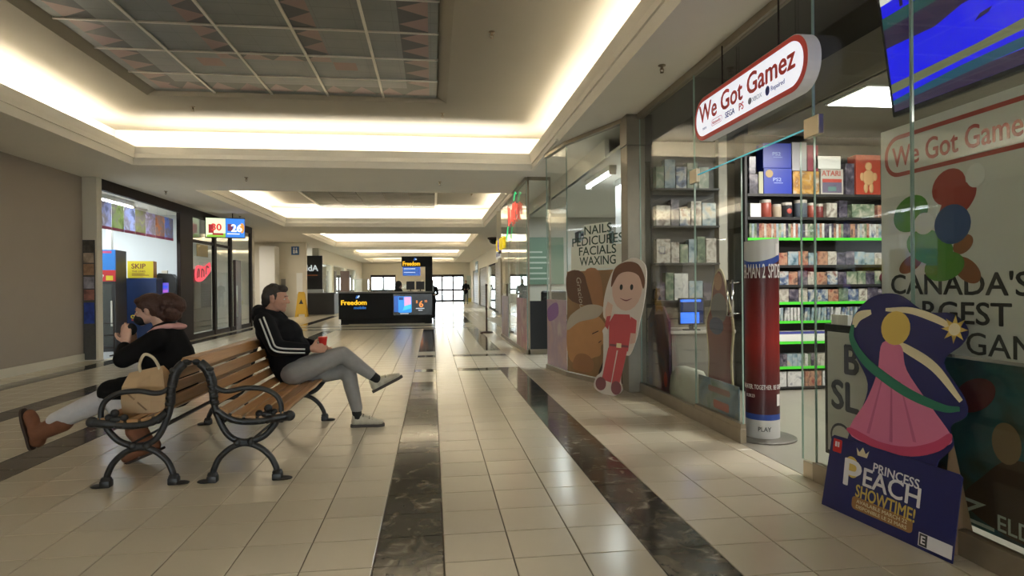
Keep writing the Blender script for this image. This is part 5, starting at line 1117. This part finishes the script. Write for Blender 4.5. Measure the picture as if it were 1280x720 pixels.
text('6', .30, em('ad_orange', (.85, .25, .03), 1.0), ks, x=.84, y=.26, z=.014, bold=.03, name='picture'); text('$', .12, em('ad_orange', (.85, .25, .03), 1.0), ks, x=.74, y=.40, z=.014, bold=.03, name='picture'); text('15', .10, em('ad_orange', (.85, .25, .03), 1.0), ks, x=1.02, y=.42, z=.014, bold=.03, name='picture')
for x0, x1, y0 in ((.22, .50, .035), (.74, 1.02, .20), (.82, .96, .14)): flat(rect(x0, y0, x1, y0+.028), em('ad_white', (.6, .65, .7), .8), ks, .014, 'picture')
MB().box(2.84, 3.08, .06, .36, 1.065, 2.24).build('tower', KB, ki); hdr = MB().box(2.06, 2.84, .06, .36, 1.90, 2.24).build('tower_header', KB, ki)
klet('Freedom', .20, KY, 2.09, .05, 1.93, .58); 
for k, (dx, dz) in enumerate(((0, 0), (.05, .03), (.02, .07))): MB().box(2.46+dx, 2.51+dx, .05, .06, 2.10+dz*.6, 2.145+dz*.6).build('logo_square', KWH if k % 2 else KBL, ki)
hs_ = MB().box(2.09, 2.68, .10, .14, 1.59, 1.89).build('hanging_screen', em('kscreen', (.02, .09, .42), .9), ki)
for k in range(4): MB().box(2.13, 2.60-.09*(k % 2), .094, .10, 1.63+.06*k, 1.655+.06*k).build('picture', KWH if k % 2 else KBL, hs_)
# things on the kiosk counter
tag(MB().box(-.15, .15, -.04, .04, 0, .30, bev=.01).box(-.12, .12, -.1, .1, 0, .02).build('printer', WHITE, None, M=Matrix.Translation((-.12, 21.3, 1.066))), 'white box-shaped printer at the right end of the kiosk counter', 'printer')
for k, (x_, lb) in enumerate(((-.42, 'dark monitor on the kiosk counter, left of the printer'), (-.75, 'dark monitor on the kiosk counter beside the seated clerk'))):
    t_ = thing('monitor', lb, 'monitor', (x_, 21.5, 1.066)); MB().box(-.14, .14, -.02, .02, .06, .34, bev=.006).build('housing', BLACK, t_); MB().box(-.09, .09, -.06, .06, 0, .012).box(-.015, .015, -.015, .015, .012, .1).build('stand', DARKF, t_)
cl_ = thing('person', 'person with dark hair sitting behind the kiosk counter, only the head showing', 'person', (-1.05, 22.4, 0)); OFF = Matrix.Translation((.93, -22.4, .06))
m = MB(); M0 = head(m, (-1.05, 22.4, 1.22), 1, .15); m.chain([((-1.06, 22.4, 1.16), .055), ((-1.08, 22.4, 1.04), .06), ((-1.08, 22.4, .98), .13), ((-1.06, 22.4, .6), .14)]); m.chain([((-1.08, 22.2, .97), .06), ((-.95, 22.15, .72), .045), ((-.75, 22.25, .78), .03)]); m.chain([((-1.08, 22.6, .97), .06), ((-.95, 22.65, .72), .045), ((-.75, 22.55, .78), .03)]); m.chain([((-1.03, 22.3, .55), .09), ((-.62, 22.3, .52), .06), ((-.60, 22.3, .05), .04)]); m.chain([((-1.03, 22.5, .55), .09), ((-.62, 22.5, .52), .06), ((-.60, 22.5, .05), .04)])
m.skin('body', SKIN, cl_, .012, 3, M=OFF); m = MB().ball((-1.08, 22.4, 1.26), (.12, .11, .12), 14).ball((-1.13, 22.4, 1.15), (.09, .11, .12), 14); m.skin('hair', HAIRM, cl_, .012, 2, M=OFF)
m = MB().chain([((-1.08, 22.4, .97), .16), ((-1.06, 22.4, .6), .17)]).chain([((-1.08, 22.2, .97), .08), ((-.95, 22.15, .72), .065)]).chain([((-1.08, 22.6, .97), .08), ((-.95, 22.65, .72), .065)]); m.skin('shirt', COAT, cl_, .014, 3, M=OFF)
MB().chain([((-1.03, 22.3, .55), .11), ((-.62, 22.3, .52), .075), ((-.60, 22.3, .1), .055)]).chain([((-1.03, 22.5, .55), .11), ((-.62, 22.5, .52), .075), ((-.60, 22.5, .1), .055)]).skin('trousers', JACK, cl_, .014, 3, M=OFF)
st_ = thing('stool', 'black stool behind the kiosk counter under the seated clerk', 'stool', (-1.05, 22.4, 0)); MB().lathe([(.19, .40), (.20, .42), (.19, .44)], 18).build('seat', BLACK, st_, True); MB().lathe([(.18, 0), (.18, .02), (.03, .04), (.03, .40)], 14).build('base', ALU, st_, True)
def standing(root, x, y, h, coat, trou, hairm, face, walk=.12, label_parts=True, bag=False):
    """small standing figure seen from far: face = +1/-1 along Y"""
    k = h/1.7; OFF = Matrix.Translation((-x, -y, 0)); P = lambda a, b_, c_: (x+a*k, y+b_*face*k, c_*k)
    m = MB(); m.ball(P(0, .01, 1.585), (.076*k, .095*k, .11*k), 16).ball(P(0, .095, 1.56), (.014*k, .02*k, .02*k), 8).ball(P(0, .05, 1.52), (.05*k, .05*k, .05*k)).ball(P(-.077, 0, 1.575), (.01*k, .016*k, .03*k), 8).ball(P(.077, 0, 1.575), (.01*k, .016*k, .03*k), 8)
    m.chain([(P(0, -.01, 1.50), .05*k), (P(0, -.01, 1.42), .055*k), (P(0, -.01, 1.36), .12*k), (P(0, 0, 1.1), .115*k), (P(0, 0, .92), .12*k)])
    for s_ in (-1, 1):
        m.chain([(P(s_*.17, -.01, 1.36), .05*k), (P(s_*.24, .02, 1.10), .04*k), (P(s_*.13, .20, 1.06), .03*k)]); hand(m, P(s_*.12, .21, 1.06), (-s_*.5, .8, 0), (0, 0, 1), s_, .5, k=k)
        m.chain([(P(s_*.09, 0, .88), .08*k), (P(s_*.09, s_*walk*.6+.03, .48), .055*k), (P(s_*.09, s_*walk, .09), .036*k)])
    m.skin('body', SKIN, root, .010, 3, M=OFF)
    j = MB().chain([(P(0, -.01, 1.38), .13*k), (P(0, 0, 1.1), .155*k), (P(0, 0, .86), .165*k)]).ball(P(0, -.01, 1.37), (.20*k, .10*k, .075*k))
    for s_ in (-1, 1): j.chain([(P(s_*.185, -.01, 1.36), .07*k), (P(s_*.25, .02, 1.10), .058*k), (P(s_*.155, .17, 1.06), .045*k)])
    j.skin('coat', coat, root, .012, 3, M=OFF)
    q = MB()
    for s_ in (-1, 1): q.chain([(P(s_*.085, 0, .88), .10*k), (P(s_*.09, s_*walk*.6+.03, .48), .07*k), (P(s_*.09, s_*walk, .12), .052*k)])
    q.skin('trousers', trou, root, .012, 3, M=OFF)
    for s_ in (-1, 1): MB().ball(P(s_*.09, s_*walk+.05, .05), (.048*k, .13*k, .05*k), 14).build('shoe', BLACK, root, True, M=OFF)
    MB().ball(P(0, -.02, 1.62), (.086*k, .10*k, .095*k), 14).ball(P(0, -.06, 1.55), (.075*k, .06*k, .09*k), 14).skin('hair', hairm, root, .012, 2, M=OFF)
pw = thing('person', 'person in dark jacket and grey-green trousers walking far down the mall by the right doors', 'person', (2.27, 42.7, 0)); standing(pw, 2.27, 42.7, 1.62, JACK, mat('slate_trousers', (.16, .20, .20), .8), HAIRM, -1)
pk = thing('person', 'person in dark coat standing at the right end of the kiosk, half hidden by it', 'person', (-.03, 23.2, 0)); standing(pk, -.03, 23.2, 1.47, COAT, JACK, HAIRM, -1, .02)

# ================================================================== convenience shop and the rest of the left side
LX = -5.72
struct(MB().box(-12, LX+.02, 11.62, 21, -.02, .002).build('floor', mat('shop_tile', (.42, .42, .42), .25, noise=.05)))
CW_ = mat('cool_wall', (.55, .57, .57), .6)
wall('wall_store_back', CW_, -12, -11.9, 11.6, 21, 0, 3.9); wall('wall_store_far', CW_, -12, -5.75, 15.62, 15.72, 0, 3.9); struct(MB().box(-12, LX, 11.6, 21, 2.97, 3.01).build('ceiling', PALE))
hd_ = struct(MB().box(LX-.06, LX+.02, 11.62, 20.7, 2.96, ZS).build('trim_8', DARKF))
for y0, y1 in ((15.0, 15.75), (17.25, 17.40), (18.55, 18.70), (20.55, 20.7)): struct(MB().box(LX-.06, LX+.02, y0, y1, 0, 2.96).build('trim_9', DARKF))
win7 = struct(MB().box(LX-.04, LX, 15.75, 20.55, 0, .12).box(LX-.04, LX, 15.75, 18.55, 2.35, 2.42).build('window_7', DARKF))
for y0, y1 in ((15.75, 17.25), (17.40, 18.55), (18.70, 20.55)): MB().box(LX-.025, LX-.015, y0, y1, .12, 2.96).build('pane', GLASS, win7)
area('store_lamp', (-6.5, 13.0, 2.90), .3, 1.6, 26, COOL, (0, 0, -1)); area('store_lamp', (-8.2, 13.6, 2.94), 2.0, 2.2, 75, COOL, (0, 0, -1)); area('store_lamp', (-8.2, 18.2, 2.94), 1.5, 2.0, 30, COOL, (0, 0, -1))  # the lamp nearest the front is added to brighten the yellow box
for k, (y, lb) in enumerate(((12.55, 'long bright tube light nearest in the convenience shop ceiling'), (13.85, 'long bright tube light second in the convenience shop ceiling'))):
    t_ = tube_light(lb, Matrix.Translation((-6.02-.30*k, y-.4, 2.965)), 1.25)
# picture strip on the corner pier
pc = thing('picture_strip', 'tall dark strip of small pictures on the corner pier beside the taupe wall', 'poster', F_S((-5.92, 11.445, .02))); MB().box(0, .19, 0, 2.05, 0, .015).build('board', mat('pier_dark', (.07, .065, .06), .5, noise=.3, nscale=20), pc)
for k, (z0, z1, c_) in enumerate(((1.85, 2.03, (.09, .075, .06)), (1.66, 1.83, (.40, .30, .22)), (1.45, 1.64, (.36, .20, .11)), (1.22, 1.42, (.30, .28, .33)), (1.02, 1.20, (.40, .16, .12)), (.62, .98, (.02, .05, .30)))): flat(rect(.012, z0, .178, z1), art_mat('strip_art_%d' % k, [tuple(v*.4 for v in c_), c_, tuple(min(.7, v*1.6) for v in c_)], 7), pc, .016, 'picture')
# hanging row of pictures
for k in range(7):
    y = 11.80+.455*k; c_ = [(.55, .58, .78), (.42, .5, .27), (.55, .6, .82), (.4, .42, .24), (.6, .55, .75), (.65, .34, .18), (.3, .4, .78)][k]
    t_ = thing('hanging_poster', 'colourful poster hanging from the shop ceiling, %s from the left in the row' % ordinal(k+1), 'poster', F_E((-5.84, y, 2.31)), 'row of hanging posters in the convenience shop')
    MB().box(0, .44, 0, .50, -.006, 0).build('sheet', art_mat('row_art_%d' % k, [tuple(v*.5 for v in c_), c_, (.40, .36, .38), tuple(min(.9, v*1.3) for v in c_)], 4, film=.6), t_); flat(rect(0, 0, .44, .055), mat('row_pink', (.45, .07, .18), .5), t_); MB().tube([(.1, .50, -.003), (.1, .66, -.003)], .003, 5).build('hanger', ALU, t_)
# drinks cooler
fr = thing('drinks_cooler', 'tall glass-door drinks cooler with blue and red header just inside the convenience shop', 'cooler', F_S((-6.88, 12.95, 0)) @ Matrix.Rotation(R_(8), 4, 'Y')); COOLB = mat('cooler_black', (.02, .02, .022), .4)
MB().box(0, .72, 0, 2.0, -.65, -.04).build('cooler_body', COOLB, fr); dr_ = MB().box(0, .06, 0, 1.38, -.04, 0).box(.66, .72, 0, 1.38, -.04, 0).box(0, .72, 0, .12, -.04, 0).box(0, .72, 1.32, 1.38, -.04, 0).build('door', COOLB, fr); MB().box(.64, .67, .5, 1.0, 0, .035).build('handle', ALU, dr_); MB().box(.06, .66, .12, 1.32, -.025, -.02).build('pane', GLASS, dr_)
MB().box(0, .72, 1.60, 2.0, -.04, .01).build('header', mat('cooler_blue', (.02, .16, .50), .4, emit=.25), fr); text('pepsi', .10, WHITE, fr, x=.05, y=1.78, z=.012, bold=.01); MB().box(.45, .66, 1.93, 1.975, .01, .013).build('print', mat('row_pink', (.45, .07, .18), .5), fr)
MB().box(0, .72, 1.38, 1.60, -.04, .01).build('header', mat('cooler_red', (.40, .015, .02), .4, emit=.2), fr); text('Coke', .17, WHITE, fr, x=.06, y=1.44, z=.012, bold=.01, shear=.3, sx=1.2); MB().box(.56, .68, 1.40, 1.49, .01, .013).build('print', mat('skip_yellow', (.62, .50, .02), .5), fr)
for q in range(4):
    MB().box(.06, .66, .16+.29*q, .175+.29*q, -.5, -.06).build('shelf', ALU, fr)
for q in range(4):
    for k in range(6):
        c_ = [(.3, .04, .03), (.05, .12, .3), (.3, .3, .3), (.3, .2, .05), (.03, .15, .06)][(q*2+k) % 5]
        o = MB().lathe([(.03, 0), (.033, .02), (.033, .14), (.014, .19), (.014, .22)], 10).build('bottle', mat('drink_%d' % ((q*2+k) % 5), c_, .3), None, True); o.matrix_world = fr.matrix_world @ Matrix.Translation((.11+.10*k, .176+.29*q, -.12)) @ Matrix.Rotation(R_(-90), 4, 'X')
        tag(o, 'drink bottle, %s from the left on the %s shelf of the drinks cooler' % (ordinal(k+1), ['lowest', 'second', 'third', 'top'][q]), 'bottle', 'bottles in the drinks cooler')
cr = thing('wire_rack', 'low black wire newspaper rack in front of the drinks cooler', 'rack', (-5.98, 12.2, 0))
for sx_ in (-.18, .18):
    MB().tube([(sx_, 0, .02), (sx_, 0, .62)], .011, 6).build('leg', DARKF, cr, True); MB().tube([(sx_, -.16, .02), (sx_, .16, .02)], .011, 6).build('foot', DARKF, cr, True)
for z in (.15, .38, .60): MB().tube([(-.18, 0, z), (.18, 0, z)], .009, 6).build('bar', DARKF, cr, True)
# white pillar, navy machine with yellow box, lottery terminal
struct(MB().box(-6.66, -6.58, 13.75, 13.85, 0, 2.97).build('trim_10', WHITE))
nv = thing('navy_cabinet', 'tall navy blue cabinet with orange and yellow lettering under a yellow box', 'cabinet', F_S((-6.50, 14.1, 0)) @ Matrix.Rotation(R_(8), 4, 'Y')); MB().box(0, .62, 0, 1.46, -.5, 0, bev=.01).build('cabinet_body', mat('cab_navy', (.012, .03, .10), .4), nv); MB().box(.03, .59, .10, .13, 0, .004).build('groove', BLACK, nv); text('ooo', .16, mat('skip_yellow', (.62, .50, .02), .5), nv, x=.12, y=.60, z=.002, bold=.03); flat([(.2, .78), (.26, .86), (.30, .78), (.36, .88), (.40, .78)], PRED, nv, .002); flat(rect(.14, .55, .46, .585), PRED, nv, .002)
yb = thing('display_box', 'yellow and orange display box with dark lettering on top of the navy cabinet', 'box', F_S((-6.42, 14.09, 1.462)) @ Matrix.Rotation(R_(14), 4, 'Y')); YM = mat('skip_yellow', (.62, .50, .02), .5); MB().box(0, .48, 0, .36, -.42, 0).build('box_body', YM, yb); MB().box(.48, .484, 0, .36, -.42, 0).build('orange_side', mat('skip_orange', (.55, .24, .03), .5), yb)
text('SKIP', .15, mat('skip_brown', (.14, .03, .03), .5), yb, x=.07, y=.20, z=.001, bold=.02, sx=.95); text('THE LINES', .055, mat('skip_brown', (.14, .03, .03), .5), yb, x=.08, y=.12, z=.001, bold=.01)
for k in range(2): flat(rect(.08, .05+.03*k, .40-.08*k, .062+.03*k), mat('skip_brown', (.14, .03, .03), .5), yb)
lt = thing('lottery_terminal', 'black rounded ticket terminal with a glowing violet screen near the shop doorway', 'machine', F_S((-6.22, 14.85, 0)) @ Matrix.Rotation(R_(12), 4, 'Y')); MB().prism([(0, 0), (.44, 0), (.44, 1.46), (.36, 1.56), (.10, 1.58), (0, 1.46)], -.45, 0).build('cabinet_body', COOLB, lt); so = flat(rect(.08, .80, .30, 1.36), em('lot_violet', (.14, .10, .62), .9), lt, .001, 'screen')
for k in range(5): flat(rect(.10, .84+.10*k, .28, .90+.10*k), em(['lot_blue', 'lot_pink'][k % 2], [(.05, .10, .8), (.45, .12, .6)][k % 2], .9), so, .002, 'picture')
MB().box(.14, .26, 1.56, 1.64, -.2, -.1).build('sensor', CREAM, lt)
# lottery screens hung by the window
ls = thing('jackpot_screens', 'pair of bright screens showing 30 and 26 hung by the convenience shop window', 'screen', F_S((-5.66, 16.5, 2.53)) @ Matrix.Rotation(R_(20), 4, 'Y'))
MB().box(-.02, .92, -.02, .50, -.06, 0, bev=.01).build('housing', DARKF, ls); MB().tube([(.62, .49, -.03), (.62, .68, -.03)], .012, 6).build('hanger', DARKF, ls)
s1_ = flat(rect(0, 0, .45, .48), em('jack_green', (.75, .9, .55), 1.1), ls, .001, 'screen'); s2_ = flat(rect(.455, 0, .90, .48), em('jack_blue', (.04, .22, .75), 1.1), ls, .001, 'screen')
flat(rect(.06, .10, .18, .32), em('jack_red', (.45, .03, .04), .8), s1_, .003, 'picture'); text('30', .24, em('jack_red2', (.8, .05, .05), .9), s1_, x=.12, y=.17, z=.004, bold=.04, name='picture'); flat([(.02, 0), (.45, 0), (.45, .10), (.02, .05)], em('jack_lime', (.30, .6, .06), .9), s1_, .003, 'picture'); flat(rect(.15, .05, .40, .10), em('jack_red', (.45, .03, .04), .8), s1_, .005, 'picture')
flat(rect(.50, .16, .62, .34), em('jack_plum', (.2, .03, .1), .7), s2_, .003, 'picture'); text('26', .26, em('jack_white', (.9, .95, 1), 1.3), s2_, x=.58, y=.15, z=.004, bold=.04, name='picture'); flat(ell(.84, .24, .055, .13), em('jack_orange', (.8, .35, .05), .9), s2_, .003, 'picture'); flat(rect(.49, .08, .78, .10), em('jack_white', (.9, .95, 1), 1.3), s2_, .003, 'picture')
# things in the dark window beside it
yp = tag(MB().box(0, .75, 0, .30, -.01, 0).build('poster', mat('window_ochre', (.30, .22, .05), .5), None, M=F_E((-5.70, 16.0, 2.02))), 'ochre poster strip under the jackpot screens', 'poster')
ro = thing('neon_sign', 'dim red script sign in the dark window under the jackpot screens', 'sign', F_E((-5.69, 15.85, 1.38))); flat(smooth_loop([(0, .35), (.25, .42), (.6, .40), (1.0, .52), (1.05, .30), (.75, .14), (.4, .02), (0, .05)], 4), mat('red_film', (.30, .03, .04), .5, emit=.8, ecol=(1, .08, .12)), ro, 0, 'backer')
for pts in ([(.1, .1), (.16, .3), (.25, .3), (.22, .12)], [(.4, .12), (.42, .32), (.55, .28), (.56, .14)], [(.7, .2), (.75, .4), (.9, .38)]): stroke(pts, .02).build('stroke', mat('grey_film', (.25, .2, .2), .5), ro, True)
tag(MB().box(0, 1.3, 0, 1.55, -.01, 0).build('window_film', mat('film_grey', (.07, .067, .064), .5), None, M=F_E((-5.76, 15.85, .15))), 'grey film panel covering the lower dark window', 'panel')
dd = struct(MB().box(-5.78, -5.70, 19.0, 19.5, 0, 2.05).build('door_8', mat('dark_wood_door', (.05, .022, .015), .4, noise=.2)))
MB().tube([(-5.64, 18.9, .4), (-5.64, 18.9, 1.3)], .018, 8).build('pull_handle', ALU, dd, True)
# recess, tiled pier and the wall that faces us
area('recess_fill', (-8.2, 24.2, 3.1), 1.6, 2.0, 70, WARM, (0, 0, -1))  # added fill lamp without a fitting, brightens the wall that faces us
wall('wall_recess_back', CREAM, -12, -11.9, 21, 30, 0, 3.9); wall('wall_recess_near', CREAM, -12, -5.72, 20.7, 21.0, 0, ZS); wall('wall_facing', CREAM, -12, -5.35, 27.4, 27.6, 0, ZS); wall('wall_facing_pier', PALE, -7.05, -6.45, 26.6, 27.4, 0, 2.95)
struct(MB().box(-6.38, -6.20, 27.36, 27.4, 1.0, 1.6).build('trim_11', mat('notice_grey', (.25, .24, .22), .5)))
rs_ = thing('restroom_sign', 'small blue square restroom sign high on the cream wall at the left', 'sign', F_S((-5.95, 27.38, 2.62))); MB().box(0, .32, 0, .36, -.01, .01).build('plate', mat('rest_blue', (.03, .10, .26), .5), rs_); flat(ell(.11, .28, .03, .035), WHITE, rs_, .011); flat(rect(.08, .06, .14, .23), WHITE, rs_, .011); flat(ell(.21, .28, .03, .035), WHITE, rs_, .011); flat([(.16, .08), (.26, .08), (.23, .23), (.19, .23)], WHITE, rs_, .011)
tag(MB().box(0, .25, 0, .9, -.02, 0).build('notice_board', WHITE, None, M=F_S((-5.75, 27.37, .95))), 'tall white notice panel on the cream wall above the yellow sign', 'notice')
wf = thing('wet_floor_sign', 'yellow folding wet floor sign standing in front of the cream wall', 'sign', (-5.45, 26.9, 0)); YW = mat('wet_yellow', (.55, .33, .02), .5)
for s_ in (-1, 1): MB().prism([(-.24, 0), (-.17, 0), (-.15, .12), (.15, .12), (.17, 0), (.24, 0), (.14, 1.02), (-.14, 1.02)], -.012, .012).build('panel', YW, wf, M=Matrix.Translation((0, s_*.20, 0)) @ Matrix.Rotation(R_(90+s_*10.5), 4, 'X'))
MB().box(-.12, .12, -.04, .04, 1.0, 1.05, bev=.01).build('hinge', YW, wf); MB().prism([(-.09, .55), (.09, .55), (0, .75)], .013, .016).build('symbol', BLACK, wf, M=Matrix.Translation((0, -.20, 0)) @ Matrix.Rotation(R_(79.5), 4, 'X'))
# far left shops
k2 = thing('kiosk', 'low dark grey kiosk counter on the left behind the yellow folding sign', 'kiosk', (-5.08, 29.4, 0)); MB().box(-.62, .62, -.3, 1.0, 0, .93).build('counter_body', mat('kiosk_grey', (.035, .033, .033), .5), k2); MB().box(-.65, .70, -.34, 1.04, .93, .98).build('counter_top', mat('kiosk_top2', (.10, .10, .10), .3), k2)
tag(MB().box(-.35, .35, -.1, .1, 0, .16, bev=.01).build('display_tray', mat('tray_pale', (.5, .55, .58), .3), None, M=Matrix.Translation((-5.35, 29.5, .981))), 'pale display tray on the low dark kiosk counter', 'tray')
wl = MB().box(-5.8, -5.5, 31.2, 50, 2.45, ZS)
for y0, y1 in ((31.2, 31.5), (35.2, 35.8), (40.5, 41.2), (46, 50)): wl.box(-5.8, -5.5, y0, y1, 0, 2.45)
struct(wl.build('wall_left_far', CREAM)); wall('wall_left_deep', PALE, -9.1, -9.0, 27.6, 50, 0, 3.9)
bs_ = thing('fascia_board', 'tall black shop fascia with pale raised letters on the far left', 'shop fascia', F_S((-6.25, 30.6, 0))); MB().box(-.3, 1.02, 0, 2.75, -.10, 0).build('panel', BLACK, bs_); klt = text('AldA', .40, mat('letter_pale', (.6, .68, .72), .4, emit=.5), bs_, x=.0, y=2.02, z=.002, bold=.03, ext=.01); flat(rect(0, 1.80, .8, 1.83), mat('dim_orange', (.3, .08, .02), .4, emit=.4), bs_, .002)
win8 = struct(MB().box(-5.62, -5.56, 31.5, 46, 0, .1).build('window_8', ALU))
for y0, y1 in ((31.5, 35.2), (35.8, 40.5), (41.2, 46)): MB().box(-5.60, -5.59, y0, y1, .1, 2.45).build('pane', GLASS, win8)
area('salon_lamp', (-7.2, 36, 2.7), 1.2, 8, 220, COOL, (0, 0, -1)); area('salon_lamp', (-7.2, 43, 2.7), 1.2, 4, 120, COOL, (0, 0, -1))
pl_ = struct(MB().box(-5.45, -4.95, 38.0, 38.4, 0, 2.2).build('trim_12', mat('brown_pier', (.11, .06, .04), .5)))
for k, (x_, y_, h_, lb) in enumerate(((-4.6, 41, 1.7, 'white glossy display case far left behind the kiosk'), (-3.3, 40, 1.1, 'low white display case far behind the kiosk'), (-2.2, 44, 1.35, 'grey machine with a pale top far behind the kiosk'))):
    t_ = thing('display_case', lb, 'display case', (x_, y_, 0)); MB().box(-.5, .5, -.3, .3, 0, h_*.5, bev=.01).build('cabinet_body', WHITE, t_); MB().box(-.48, .48, -.28, .28, h_*.5, h_).build('glass_box', GLASS, t_); MB().box(-.5, .5, -.3, .3, h_, h_+.05).build('lid', ALU, t_)
